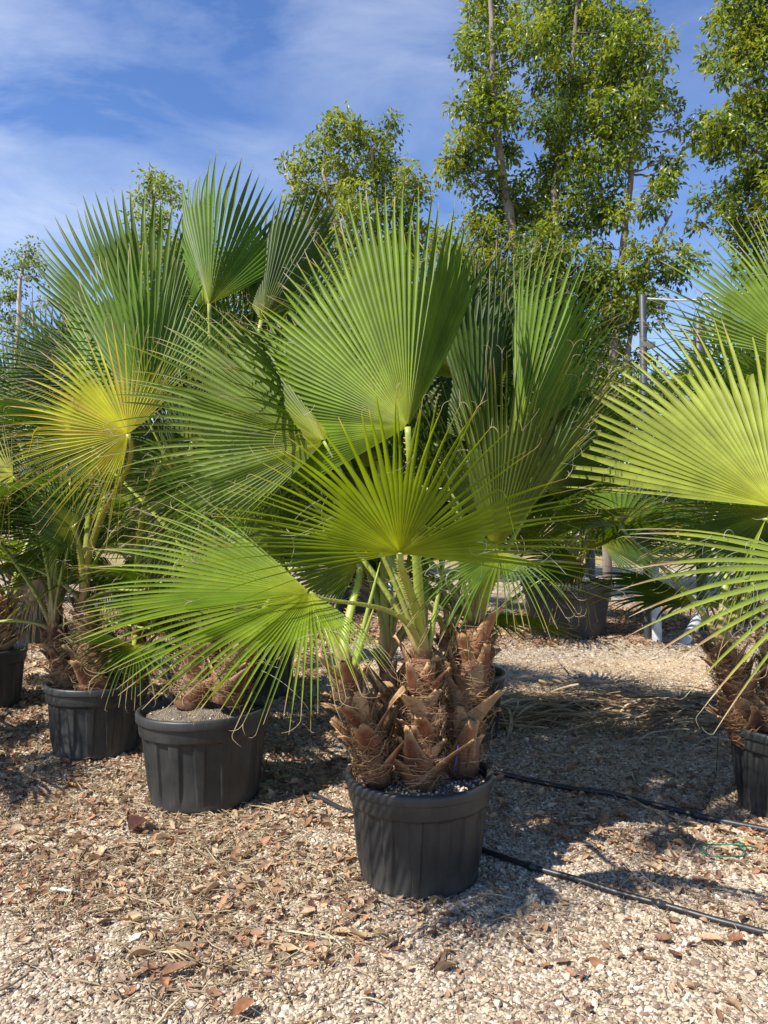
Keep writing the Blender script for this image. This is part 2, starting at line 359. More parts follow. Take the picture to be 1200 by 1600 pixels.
# ---- leaf litter
def litter_leaf(i):
    r = random.Random(i * 7 + 1); b = MB(); n = 8
    cols = [(.34, .19, .11), (.22, .12, .07), (.46, .30, .18), (.34, .23, .14), (.15, .08, .055), (.54, .40, .26), (.40, .20, .11), (.42, .31, .20), (.28, .19, .13), (.50, .35, .20)]
    c = np.array(cols[i % 10]); curl = r.uniform(.3, 1.3); bend = r.uniform(-.6, 1.0); V = []; C = []
    for a in range(n + 1):
        t = a / n; w = math.sin(math.pi * min(1, t * .97 + .02)) ** .8 * .26
        for s in (-1, -.5, 0, .5, 1):
            V.append(((t - .5), s * w, curl * abs(s * w) * .9 + bend * (t - .5) ** 2 * .6 + r.uniform(-.01, .01)))
            C.append(c * r.uniform(.85, 1.15) * (1.15 if s == 0 else 1))
    Q = [(a * 5 + k, a * 5 + k + 1, a * 5 + k + 6, a * 5 + k + 5) for a in range(n) for k in range(4)]
    b.add(V, Q, None, C); return b.mesh('dry_leaf', M_dry)
def straw_src(i):
    r = random.Random(i * 3 + 2); b = MB(); pts = []; a = 0; p = Vector((-.5, 0, 0)); d = r.uniform(-.5, .5)
    for k in range(8):
        pts.append(p.copy()); a += d * .25 + r.uniform(-.12, .12); p += Vector((math.cos(a), math.sin(a), r.uniform(-.12, .16))) * .145
    c = [(.50, .40, .23), (.60, .51, .34), (.38, .28, .17), (.46, .34, .20), (.27, .19, .12)][i % 5]
    b.tube(pts, [.016, .022, .023, .023, .022, .018, .014, .008], 4, c, flat=.5); return b.mesh('straw_bit', M_dry)
def dens(P, f):
    """keep points by a noise field and a caller's density function of (x, y)"""
    nv = np.array([mnoise.noise(Vector((x * 1.6, y * 1.6, 3.3))) + .5 * mnoise.noise(Vector((x * 4, y * 4, 1.3))) for x, y in P])
    k = rng.random(len(P)) < np.clip(f(P[:, 0], P[:, 1]) * (1 + 1.6 * nv), 0, 1)
    return P[k]
def bump(x, y, cx, cy, sx, sy): return np.exp(-((x - cx) / sx) ** 2 - ((y - cy) / sy) ** 2)
def leaf_density(x, y):
    return .10 + .85 * bump(x, y, -2.0, 4.7, 1.5, 1.0) + .5 * bump(x, y, -.55, 3.5, .6, .45) + .45 * bump(x, y, -.3, 2.9, .5, .3) - .25 * bump(x, y, 1.2, 7.6, 4, .9) + .35 * bump(x, y, -1.2, 3.6, .9, .5) + .75 * bump(x, y, 2, 10.0, 7, 1.0) + .25 * bump(x, y, 1.6, 3.6, .8, .5) + .3 * bump(x, y, 1.0, 6.0, .6, .5) + .6 * bump(x, y, -2.8, 7, 2.2, 2)
def litter():
    P = dens(wedge(100000, 1.6, 12.5, .9), lambda x, y: leaf_density(x, y) * 1.6)
    n = len(P); s = rng.gamma(2.6, .0088, n) + .012; s[P[:, 1] > 6] *= 1.3
    Rot = np.stack([rng.normal(0, .45, n), rng.normal(0, .4, n), rng.uniform(0, 6.28, n)], 1)
    scatter('leaf_litter', 'brown dry tree leaves scattered over the gravel', 'leaf litter', [litter_leaf(i) for i in range(10)],
            np.column_stack([P, GZV(P[:, 0], P[:, 1]) + .012]), Rot, np.repeat(s[:, None], 3, 1))
    P = dens(wedge(80000, 1.6, 9.0, .9), lambda x, y: .14 + .5 * bump(x, y, -.9, 3.2, .9, .5) + .45 * bump(x, y, -.5, 2.6, .6, .3) + .5 * bump(x, y, -1.4, 4.0, 1, .7) + .7 * bump(x, y, 1.3, 5.9, 1.2, .5))
    n = len(P); s = rng.gamma(5, .013, n) + .02
    Rot = np.stack([rng.normal(0, .22, n), rng.normal(0, .22, n), rng.uniform(0, 6.28, n)], 1)
    scatter('straw', 'yellow straw bits lying between the stones', 'straw', [straw_src(i) for i in range(10)],
            np.column_stack([P, GZV(P[:, 0], P[:, 1]) + .014]), Rot, np.column_stack([s, s, s]))
litter()

# ---------------------------------------------------------------- pots
def pot_mesh(D, H, name='pot_wall', ribs=15, plain=False):
    b = MB(); NA = 480; Rr = D / 2
    prof = []   # (radius, z, ribbed weight)
    rb = Rr * .80; rt = Rr * .93
    zs = np.linspace(0, H - .25 * H, 30)
    prof += [(rb * .90, 0.0, 0), (rb * .965, .008, 0)]
    for z in zs[1:]:
        t = z / H; r = rb + (rt - rb) * t; prof.append((r, z, 1))
    zc = H - .25 * H
    prof += [(rt + .002, zc + .002, 0), (rt + .007, zc + .007, 0), (rt + .009, zc + .014, 0), (rt + .012, H * .90 - .004, 0), (rt + .012, H * .90, 0),
             (Rr - .004, H * .90, 0), (Rr - .001, H * .90 + .002, 0), (Rr, H * .90 + .007, 0), (Rr, H - .012, 0), (Rr - .003, H - .004, 0), (Rr - .009, H, 0), (Rr - .020, H - .001, 0), (Rr - .026, H - .008, 0),
             (rt - .012, H - .06, 0), (rt - .03, H * .5, 0)]
    if plain: prof = [(r, z, 0) for r, z, w in prof]
    V = []
    for r, z, w in prof:
        for k in range(NA):
            an = 2 * math.pi * k / NA; rr = r
            if w:
                t = z / (H * .75)
                ph = (an * ribs / (2 * math.pi)) % 1.0 - .5
                hw = (.14 + .13 * max(0, t) ** .8)
                edge = max(0, min(1, (hw - abs(ph)) / .055)); edge = edge * edge * (3 - 2 * edge)
                amp = .013 * min(1, max(0, (t - .10) / .22))
                rr = r - .006 * min(1, t * 3) + amp * edge
            rr *= 1 + .004 * math.sin(2 * an + 1)
            V.append((rr * math.cos(an), rr * math.sin(an), z))
    n = len(prof); Q = [(i * NA + j, i * NA + (j + 1) % NA, (i + 1) * NA + (j + 1) % NA, (i + 1) * NA + j) for i in range(n - 1) for j in range(NA)]
    b.add(V, Q); V2 = [(0, 0, 0)] + [(rb * .90 * math.cos(2 * math.pi * k / 48), rb * .9 * math.sin(2 * math.pi * k / 48), 0.001) for k in range(48)]
    b.add(V2, None, [(0, 1 + (k + 1) % 48, 1 + k) for k in range(48)])
    return b.mesh(name, M_pot), rt
def soil_mesh(rt, H, lift=0.0, seed=0):
    b = MB(); V = [(0, 0, H - .035 + lift)]; NR, NA = 14, 72
    for i in range(1, NR + 1):
        for k in range(NA):
            a = 2 * math.pi * k / NA; r = (rt - .013) * i / NR
            z = H - .05 + lift * (1 - (i / NR) ** 2) + .018 * (mnoise.noise(Vector((r * math.cos(a) * 9, r * math.sin(a) * 9, seed))) ) + .008 * mnoise.noise(Vector((r * math.cos(a) * 30, r * math.sin(a) * 30, seed)))
            V.append((r * math.cos(a), r * math.sin(a), z))
    T = [(0, 1 + k, 1 + (k + 1) % NA) for k in range(NA)]
    Q = [(1 + i * NA + k, 1 + (i + 1) * NA + k, 1 + (i + 1) * NA + (k + 1) % NA, 1 + i * NA + (k + 1) % NA) for i in range(NR - 1) for k in range(NA)]
    b.add(V, Q, T); return b.mesh('soil', M_soil)
POTS = {}
def pot(loc, D, H, label, rz=0.0, lift=.02, tilt=(0, 0), plain=False, stones_in=0):
    key = (round(D, 3), round(H, 3), plain)
    if key not in POTS: POTS[key] = pot_mesh(D, H, plain=plain)
    me, rt = POTS[key]
    o = bpy.data.objects.new('plant_pot', me); COL.objects.link(o); o.location = (loc[0], loc[1], -.004)
    o.rotation_euler = (tilt[0], tilt[1], rz); tag(o, label, 'plant pot', 'black plastic plant pots standing on the gravel')
    s = bpy.data.objects.new('soil', soil_mesh(rt, H, lift, loc[0])); COL.objects.link(s); s.parent = o
    if stones_in:
        import bmesh
        b = MB(); src = [np.array([v.co[:] for v in stone_src(40 + i).vertices]) for i in range(4)]
        tri = np.array([p.vertices[:] for p in stone_src(40).polygons])
        for k in range(stones_in):
            a = random.uniform(0, 6.28); r = (rt - .02) * math.sqrt(random.random()); sz = random.uniform(.004, .010)
            th = random.uniform(0, 6.28); Mx = np.array([[math.cos(th), -math.sin(th), 0], [math.sin(th), math.cos(th), 0], [0, 0, 1]])
            v = src[k % 4] @ Mx.T * sz + np.array([r * math.cos(a), r * math.sin(a), H - .048 + lift * (1 - (r / rt) ** 2) + .002 + .018 * mnoise.noise(Vector((r * math.cos(a) * 9, r * math.sin(a) * 9, loc[0])))])
            c = random.choice([(.55, .47, .36), (.4, .3, .2), (.66, .6, .5), (.25, .15, .09)])
            b.add(v, None, tri, c)
        g = b.build('soil_gravel', M_boot, None, smooth=False); g.parent = o; g.location = (0, 0, 0); g['kind'] = 'stuff'
    return o

# ---------------------------------------------------------------- palm pieces
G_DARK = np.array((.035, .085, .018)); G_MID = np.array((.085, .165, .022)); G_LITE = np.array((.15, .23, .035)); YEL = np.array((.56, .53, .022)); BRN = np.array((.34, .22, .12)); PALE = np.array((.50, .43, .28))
def unit(v): v = np.asarray(v, float); return v / np.linalg.norm(v)

def blade(hast, U, W, Rad, t0=-110, t1=110, n=60, foldL=25, foldR=25, split=.56, droop=.10, curl=.10, col=None, yel=0.0, tipb=.17, seed=0, side=.80, bend=0.0, broken=.03, pleat=1.0, dry=0.0, foldf=17, wavy=.02):
    """pleated fan of one palm leaf: n V-folded segments joined near the hub, free and tapering outside"""
    rs = np.random.default_rng(seed); hast = np.asarray(hast, float); U = unit(U); W = np.asarray(W, float); W = unit(W - U * W.dot(U)); Vv = np.cross(U, W)
    col = G_MID if col is None else np.asarray(col)
    b = MB(); NR = 17; ths = np.radians(np.linspace(t0, t1, n)); step = ths[1] - ths[0]
    tips = []; mids = []
    spl_n = np.interp(np.arange(n), np.arange(0, n, 6), rs.uniform(-.07, .07, len(range(0, n, 6))))
    wv = rs.uniform(0, 6.28, 3); ths = ths + step * (.9 * np.sin(ths * 3.1 + wv[2]) * .6 + np.interp(np.arange(n), np.arange(0, n, 4), rs.uniform(-.8, .8, len(range(0, n, 4)))))
    for i, th in enumerate(ths):
        a = abs(th); frac = a / math.radians(max(abs(t0), abs(t1), 1))
        Rt = Rad * (1 - (1 - side) * frac ** 1.6) * rs.uniform(.955, 1.03)
        sp = Rt * (split - .16 * frac ** 2 + spl_n[i] + rs.uniform(-.02, .02))
        if i in (0, n - 1): sp *= .55
        t = np.concatenate([np.linspace(0.012, sp / Rt, 7), np.linspace(sp / Rt, 1, NR - 6)[1:]])
        r = t * Rt
        f = np.clip((r - sp) / (Rt - sp), 0, 1)
        half = np.minimum(r, sp) * abs(step) / 2
        ph = np.radians(38 + (foldf + rs.uniform(-8, 8)) * np.clip(f / .35, 0, 1))      # free parts fold tighter
        tp = (1 - f ** 1.7) ; tp[f > 0] *= (1 - .12 * np.clip(f[f > 0] * 6, 0, 1))
        hw = half / math.cos(math.radians(38)) * np.cos(ph) * tp + .0005
        pl = half / math.cos(math.radians(38)) * np.sin(ph) * tp * pleat + .0003
        sd = math.radians(foldR if th > 0 else foldL); k = min(1, a / math.radians(28)); k = k * k * (3 - 2 * k)
        ps = sd * k
        sidev = Vv * math.cos(ps) + W * math.sin(ps) * (1 if th > 0 else -1)
        rad = U * math.cos(th) + sidev * math.sin(th)
        lat = -U * math.sin(th) + sidev * math.cos(th)
        nor = np.cross(rad, lat); nor = nor if nor.dot(W) > 0 else -nor
        wob = rs.normal(0, .034); wobn = rs.normal(0, .05)
        P = hast + r[:, None] * rad
        P = P + nor * (bend * (r[:, None] / Rad) ** 2 * Rad + wavy * Rad * (r[:, None] / Rad) * (np.sin(th * 4 + wv[0]) + .6 * np.sin(th * 9 + wv[1])))
        P = P + (lat * wob + nor * wobn) * (f[:, None] ** 1.5) * (Rt - sp)
        P = P + nor * (-curl * f[:, None] ** 2 * (Rt - sp) * rs.uniform(.3, 1.8))
        dr = droop * rs.uniform(.6, 1.5)
        P[:, 2] -= dr * (f ** 2.2) * (Rt - sp) + droop * .25 * t ** 2 * Rt * .3
        if rs.random() < broken:
            kk = rs.uniform(.15, .5); g = np.clip(f - kk, 0, 1); fw = np.clip((f - kk) * 5, 0, 1) * (f > kk)
            bd = (Rt - sp) * g
            P = P - rad * bd[:, None] * 0.75; P[:, 2] -= bd * .85; P = P + lat * bd[:, None] * rs.normal(0, .4)
        E1 = P - lat * hw[:, None] + nor * pl[:, None] * .5; E2 = P + lat * hw[:, None] + nor * pl[:, None] * .5; Mi = P - nor * pl[:, None] * .5
        if f[-1] >= 1: pass
        Vx = np.stack([E1, Mi, E2], 1).reshape(-1, 3)
        m = len(t); Q = []
        for j in range(m - 1):
            Q += [(j * 3, j * 3 + 1, j * 3 + 4, j * 3 + 3), (j * 3 + 1, j * 3 + 2, j * 3 + 5, j * 3 + 4)]
        sv = rs.uniform(.86, 1.14)
        base = np.tile(col * sv, (m, 1))
        hub = np.clip(1 - t / .30, 0, 1)[:, None] * .38 + yel
        base = base * (1 - np.clip(hub, 0, 1)) + np.clip(hub, 0, 1) * (YEL * .8 * sv)
        tb = tipb * rs.uniform(.5, 1.6); w1 = np.clip((f - (1 - tb)) / .12, 0, 1)[:, None]; w2 = np.clip((f - (1 - tb * .55)) / .1, 0, 1)[:, None]
        yt = np.clip((f - (1 - tb * 1.8)) / .25, 0, 1)[:, None] * (.45 if rs.random() < .4 else .1)
        base = base * (1 - yt) + YEL * .8 * yt
        base = base * (1 - w1) + BRN * w1; base = base * (1 - w2) + PALE * w2
        if dry > 0:
            dd = PALE * .62 if rs.random() < .5 else BRN; base = base * (1 - dry) + dd * dry * rs.uniform(.8, 1.2)
        if yel > .3 and rs.random() < .25: base = base * .75 + np.array((.45, .22, .05)) * .25
        C = np.repeat(base, 3, 0).reshape(m, 3, 3); C[:, 1] *= 1.16; C = C.reshape(-1, 3)      # pale midrib
        b.add(Vx, Q, None, C)
        tips.append((P[-1], rad, nor)); mids.append((E2[7], E2[10], lat, nor, rad))
    # frayed thread ends at the tips
    for (p, rad, nor) in tips:
        if rs.random() < .55:
            for s in range(rs.integers(1, 3)):
                d = rad.copy(); q = p.copy(); pts = [q.copy()]; ax = unit(rs.normal(0, 1, 3)); L_ = rs.uniform(.02, .06)
                for k in range(5):
                    d = unit(d + np.cross(ax, d) * rs.uniform(.1, .6)); q = q + d * L_ / 4; pts.append(q.copy())
                b.tube(pts, [.0011, .0010, .0009, .0008, .0006, .0004], 3, PALE * .9, cap=False)
    return b, mids, Vv
def threads(mids, seed, k=14):
    """white curly fibres that hang off the edges of the free segments"""
    rs = np.random.default_rng(seed + 99); b = MB()
    for _ in range(k):
        e = mids[rs.integers(0, len(mids))]; p = np.array(e[rs.integers(0, 2)]); d = unit(e[3] * rs.normal(0, .5) + e[2] * rs.normal(0, 1) + e[4] * rs.uniform(-.2, 1)); ax = unit(rs.normal(0, 1, 3))
        L_ = rs.uniform(.05, .20); n = 11; tw = rs.uniform(.08, .42); pts = [p.copy()]
        for j in range(n):
            d = unit(d + np.cross(ax, d) * tw + np.array((0, 0, -.08))); p = p + d * L_ / n; pts.append(p.copy())
        b.tube(pts, [.0008] * n + [.0004], 3, np.array((.58, .55, .42)) * rs.uniform(.8, 1.15), cap=False)
    return b

def petiole(base, hast, U, up0, w0=.026, w1=.013, seed=0, thorn=True, col=(.26, .31, .045)):
    rs = np.random.default_rng(seed + 5); b = MB()
    base = Vector(base); hast = Vector(hast); D = (hast - base).length
    c1 = base + Vector(up0).normalized() * D * .42; c2 = hast - (Vector(U) * .6 + Vector((0, 0, .5))) * D * .16
    n = 16; pts = []
    for i in range(n + 1):
        t = i / n; s = 1 - t
        pts.append(base * s ** 3 + c1 * 3 * s * s * t + c2 * 3 * s * t * t + hast * t ** 3)
    rad = [w0 + (w1 - w0) * min(1, (i / n) * 1.25) for i in range(n + 1)]; rad[0] = w0 * 1.5; rad[1] = w0 * 1.2
    sidev = Vector(U).cross(Vector((0, 0, 1)))
    if sidev.length < .1: sidev = Vector((1, 0, 0))
    outw = Vector((hast.x - base.x, hast.y - base.y, 0.0))
    if outw.length < .05: outw = Vector((0, -1, 0))
    sidev = outw.cross(Vector((0, 0, 1))).normalized()
    cc = np.array([np.array(col) * (1 - .0 * i) if i > 3 else np.array(col) * (i / 4) + np.array((.30, .19, .10)) * (1 - i / 4) for i in range(n + 1)])
    cc = cc * rs.uniform(.9, 1.1)
    # flattened: wide sideways, thin in depth
    b2 = MB(); pv = None
    b.tube(pts, [r * .55 for r in rad], 10, cc, flat=1.8, ref=sidev)
    if thorn:
        for i in range(2, n - 1):
            for sg in (-1, 1):
                for q in range(2):
                    tt = (q + rs.random() * .6) / 2; p = pts[i].lerp(pts[i + 1], tt); d = (pts[i + 1] - pts[i]).normalized()
                    sv = (sidev - d * sidev.dot(d)).normalized() * sg; e = p + sv * rad[i] * .97; l_ = rs.uniform(.006, .012)
                    tip = e + sv * l_ + d * l_ * .5; a0 = e - d * .004; a1 = e + d * .004; up = d.cross(sv) * .0018
                    b.add([tuple(a0 + up), tuple(a1 + up), tuple(e - up * 1.5), tuple(tip)], None, [(0, 1, 3), (1, 2, 3), (2, 0, 3)], (.42, .26, .07))
    return b

def make_frond(palm, base, hast, U, W, Rad, up0=(0, 0, 1), seed=0, detail=True, w0=.026, pcol=(.26, .31, .045), label=None, **kw):
    b, mids, Vv = blade(hast, U, W, Rad, seed=seed, **kw)
    o = b.build('frond', M_frond if kw.get('dry', 0) < .5 else M_dry, palm, origin=tuple(hast))
    if label: o['label'] = label
    petiole(base, hast, U, up0, w0=w0, seed=seed, thorn=detail, col=pcol).build('petiole', M_pet, o, origin=tuple(base))
    if detail:
        th_ = threads(mids, seed, 13).build('loose_threads', M_thr, o, origin=tuple(hast)); th_['kind'] = 'stuff'
    return o

def stem(palm, p0, p1, r0=.075, r1=.065, nb=12, seed=0, fibres=520, detail=True):
    """one short stem: core, split leaf bases spiralling up it, brown matted fibre"""
    rs = random.Random(seed); p0 = Vector(p0); p1 = Vector(p1); ax = (p1 - p0); Ln = ax.length; ax.normalize()
    b = MB(); n = 10; pts = []; rad = []
    for i in range(n + 1):
        t = i / n; pts.append(p0.lerp(p1, t) - Vector((0, 0, .05)) * (1 - t) + Vector((0, 0, .02 * math.sin(t * 3)))); rad.append((r0 + (r1 - r0) * t) * (1 + .12 * math.sin(t * 19 + seed)) * (1 if t < .95 else .8))
    b.tube(pts, rad, 14, np.array([(.20, .10, .055)] * (n + 1)))
    tr = b.build('trunk', M_boot, palm, origin=tuple(p0))
    a0 = ax.orthogonal().normalized(); b0 = ax.cross(a0)
    nb = int(nb * 1.9)
    for k in range(nb):
        t = (k + .3) / nb; an = k * 2.4 + seed + rs.uniform(-.35, .35); o_ = a0 * math.cos(an) + b0 * math.sin(an); la = ax.cross(o_)
        c = p0.lerp(p1, max(0, t * .92 - .06)); rr = r0 + (r1 - r0) * t
        Lb = rs.uniform(.07, .21) * (1 if t < .75 else 1.1); wb = rr * rs.uniform(.85, 1.15); wt = rs.uniform(.012, .034); out = rs.uniform(.15, 1.3) * (1.15 - .6 * t); tw = rs.uniform(-.3, .3)
        m, kx = 9, 7; V = []; C = []
        base = np.array(rs.choice([(.17, .062, .030), (.12, .046, .025), (.22, .098, .050), (.36, .23, .13), (.075, .032, .02), (.15, .054, .029), (.24, .16, .10)])); edge = np.array((.42, .27, .14))
        crv = rs.uniform(-.2, 1.0)
        for i in range(m):
            s = i / (m - 1); w = wb * (1 - s) ** 1.3 + wt * (1 - (1 - s) ** 1.3); off = rr * .96 + Lb * (out * s * .45 + crv * s * s * .35)
            wrap = (1 - s) * .8 + .28; thick = .006 + .007 * s
            cen = c + ax * (Lb * s * (1 - .2 * crv * s)) + o_ * off + la * (tw * s * s * Lb)
            for face in (1, -1):
                for j in range(kx):
                    u = (j / (kx - 1) * 2 - 1) * face
                    px = la * (w * u) - o_ * (wrap * w * u * u * .9) + o_ * (thick * .5 * face * (1 - .85 * abs(u) ** 3))
                    jag = ax * (rs.uniform(-.012, .006) if i == m - 1 else 0)
                    V.append(tuple(cen + px + jag)); f = abs(u) ** 3 * .7 + (.45 if s > .85 else 0) + (.25 if face < 0 else 0)
                    f = min(1, f); C.append(base * (1 - f) + edge * f)
        K = 2 * kx; Q = [(i * K + j, i * K + (j + 1) % K, (i + 1) * K + (j + 1) % K, (i + 1) * K + j) for i in range(m - 1) for j in range(K)]
        Tt = []; lo = (m - 1) * K
        for j in range(kx - 1): Q.append((lo + j, lo + j + 1, lo + K - 2 - j, lo + K - 1 - j))
        bb = MB(); bb.add(V, Q, Tt, C); bb.build('leaf_base', M_boot, tr, origin=tuple(c))
    # fibre
    fb = MB(); rn = random.Random(seed + 1)
    for _ in range(fibres):
        t = rn.uniform(0, .98); an = rn.uniform(0, 6.28); rr = (r0 + (r1 - r0) * t) * rn.uniform(1.02, 1.45); q = []; h = 0; da = rn.choice((-1, 1)) * rn.uniform(.02, .34); dh = rn.uniform(-.014, .020); rr2 = rr
        for k in range(8):
            o_ = a0 * math.cos(an) + b0 * math.sin(an); q.append(p0.lerp(p1, t) + o_ * rr2 + ax * h); an += da * rn.uniform(.4, 1.2); h += dh * rn.uniform(-.2, 1.6); rr2 = max(rr2 + rn.uniform(-.007, .010), r1 * .95)
        c = rn.choice([(.30, .17, .09), (.42, .27, .14), (.22, .11, .06), (.5, .36, .2)])
        fb.tube(q, rn.uniform(.0008, .0018) if detail else .0022, 3, c, cap=False)
    fb.build('bark_fibre', M_dry, tr, origin=tuple(p0))['kind'] = 'stuff'
    return tr

def auto_frond(palm, crown, az, el, Lp, Rad, seed, detail=False, sag=.35, **kw):
    az, el = R(az), R(el)
    D = Vector((math.cos(az) * math.cos(el), math.sin(az) * math.cos(el), math.sin(el)))
    h = Vector(crown) + D * Lp - Vector((0, 0, sag * Lp * math.cos(el) * .35))
    el2 = el - sag * math.cos(el) * 1.4
    U = Vector((math.cos(az) * math.cos(el2), math.sin(az) * math.cos(el2), math.sin(el2)))
    W = Vector((0, 0, 1)) + Vector((math.cos(az), math.sin(az), 0)) * -.2
    r_ = random.Random(seed); W += Vector((r_.uniform(-.35, .35), r_.uniform(-.35, .35), 0))
    return make_frond(palm, crown, h, U, W, Rad, up0=D + Vector((0, 0, .5)), seed=seed, detail=detail, **kw)

exec_order = []
GP = 'potted fan palms standing in rows on the gravel'
def palm_root(px, py, label): return empty('fan_palm', ground(px, py), label, 'palm', GP)
DK = np.array((.046, .084, .010)); MD = np.array((.088, .142, .012)); LT = np.array((.19, .25, .02)); BL = np.array((.040, .074, .016)); OL = np.array((.12, .14, .018))  # DK is dark green foliage and also colours in shade on shadowed fronds
def hf(palm, base, hx, hy, d, ang, tilt, Rad, face, t0, t1, seed, **kw):
    h = at(hx, hy, d); a, t = R(ang), R(tilt)
    U = Vector((math.cos(a) * math.cos(t), math.sin(t), math.sin(a) * math.cos(t)))
    return make_frond(palm, base, h, U, face, Rad, t0=t0, t1=t1, seed=seed, **kw)

# --- the large palm in the middle -------------------------------------------------
g0 = ground(655, 1362)
pot(g0, .645, .455, 'black ribbed pot in the centre foreground, nearest of all the pots', rz=.22, stones_in=900)
P0 = palm_root(655, 1362, 'large bright green fan palm with several shaggy stems in the centre foreground pot')
S1 = (at(655, 1215, 3.26), at(660, 1030, 3.32)); S2 = (at(592, 1205, 3.26), at(540, 1052, 3.20)); S3 = (at(718, 1190, 3.44), at(744, 975, 3.52)); S4 = (at(618, 1165, 3.55), at(603, 1030, 3.60))
stem(P0, *S1, .082, .060, 15, 3); stem(P0, *S2, .066, .046, 10, 5); stem(P0, *S3, .085, .066, 13, 8); stem(P0, *S4, .052, .034, 7, 12, 120)
T1_, T2_, T3_, T4_ = S1[1], S2[1], S3[1], S4[1]
cam_face = (-.25, -1, .25)
hf(P0, T1_, 637, 667, 3.02, 95, 17, 1.19, (-.45, -.8, .5), -103, 32, 101, foldL=-8, foldR=-58, n=66, split=.66, col=(.115, .18, .006), droop=.05, side=.76, up0=(-.05, -.1, 1))
hf(P0, T1_, 506, 690, 3.22, 148, 16, 1.02, (-.45, -.7, .7), -84, 78, 102, foldL=-6, foldR=-15, n=62, split=.56, col=(.115, .165, .016), droop=.06, up0=(-.3, -.1, 1))
hf(P0, T1_, 625, 865, 2.78, 88, -40, .74, (0, -1, -.9), -90, 84, 103, foldL=12, foldR=12, n=54, split=.46, col=(.145, .20, .010), droop=.02, curl=-.05, bend=.1, side=.98, yel=.0, up0=(-.05, -.25, 1), tipb=.14)
hf(P0, T1_, 484, 926, 2.76, 174, -6, .80, (-.25, -.75, .72), -134, 40, 104, foldL=20, foldR=0, n=66, split=.52, col=(.15, .225, .016), droop=.04, up0=(-.1, -.3, 1), w0=.022, side=.52)
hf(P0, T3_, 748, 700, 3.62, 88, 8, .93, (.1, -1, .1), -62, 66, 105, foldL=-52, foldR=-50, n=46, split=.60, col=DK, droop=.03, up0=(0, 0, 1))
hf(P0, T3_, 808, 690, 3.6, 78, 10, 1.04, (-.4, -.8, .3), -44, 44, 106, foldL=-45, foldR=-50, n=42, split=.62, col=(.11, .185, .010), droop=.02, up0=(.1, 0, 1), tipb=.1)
hf(P0, T3_, 777, 858, 3.22, 62, -10, .84, (.35, -1, -.3), -64, 62, 107, foldL=-30, foldR=-48, n=52, split=.58, col=(.085, .11, .014), droop=-.04, curl=-.12, bend=-.06, up0=(.2, -.1, 1))  # darker olive puts the shade on this frond into its colour
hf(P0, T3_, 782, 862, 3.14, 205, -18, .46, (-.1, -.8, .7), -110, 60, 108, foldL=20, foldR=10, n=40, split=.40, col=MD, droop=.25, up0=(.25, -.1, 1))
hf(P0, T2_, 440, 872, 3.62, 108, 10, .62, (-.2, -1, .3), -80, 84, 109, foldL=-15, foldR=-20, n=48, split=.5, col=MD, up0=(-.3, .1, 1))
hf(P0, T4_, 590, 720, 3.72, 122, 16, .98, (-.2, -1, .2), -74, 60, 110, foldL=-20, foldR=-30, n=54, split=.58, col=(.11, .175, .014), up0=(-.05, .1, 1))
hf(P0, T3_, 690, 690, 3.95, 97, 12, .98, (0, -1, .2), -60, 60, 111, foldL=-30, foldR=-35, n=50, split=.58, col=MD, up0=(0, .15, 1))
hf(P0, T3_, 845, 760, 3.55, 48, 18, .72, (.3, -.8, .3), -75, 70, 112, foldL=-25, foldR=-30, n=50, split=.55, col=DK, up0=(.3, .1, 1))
hf(P0, T2_, 560, 880, 3.45, 165, 20, .60, (-.1, -1, .4), -80, 80, 113, foldL=-15, foldR=-15, n=44, split=.5, col=MD, up0=(-.2, .2, 1))
hf(P0, T1_, 430, 735, 3.45, 188, 5, .62, (-.2, -.9, .5), -80, 80, 114, foldL=12, foldR=-15, n=50, split=.45, col=(.12, .185, .02), droop=.12, up0=(-.4, .0, 1))
for i, (az, el, lp, rd) in enumerate([(90, 75, 1.25, .95), (60, 60, 1.2, .9), (120, 60, 1.2, .9), (150, 45, 1.1, .85), (30, 45, 1.0, .85), (85, 40, 1.0, .85), (110, 20, .8, .75), (60, 15, .8, .75), (140, 65, 1.1, .85)]):
    auto_frond(P0, (T3_, T4_, T1_)[i % 3], az, el, lp, rd, 140 + i, n=46, col=(DK, MD)[i % 2], t0=-100, t1=100, foldL=14, foldR=14, split=.52, droop=.12, w0=.022, detail=True)
# young spear leaves and cut stalks standing up from the crowns
def spears(palm, crown, k, seed, Lm=.5):
    rr = random.Random(seed)
    for i in range(k):
        b = MB(); a = rr.uniform(0, 6.28); tl = rr.uniform(.05, .35); p = Vector(crown) + Vector((math.cos(a), math.sin(a), 0)) * .03; d = Vector((math.cos(a) * tl, math.sin(a) * tl, 1)).normalized(); Ls = rr.uniform(.5, 1) * Lm
        pts = [p + d * Ls * t + Vector((0, 0, 0)) for t in (0, .2, .4, .6, .8, 1)]
        b.tube(pts, [.017, .014, .011, .009, .006, .002], 8, np.array([(.24, .17, .08)] + [(.25, .31, .05)] * 5)); b.build('spear_leaf', M_pet, palm, origin=tuple(p))
for c_, s_ in ((T1_, 1), (T2_, 2), (T3_, 3), (T4_, 4)): spears(P0, c_, 2, s_, .55)

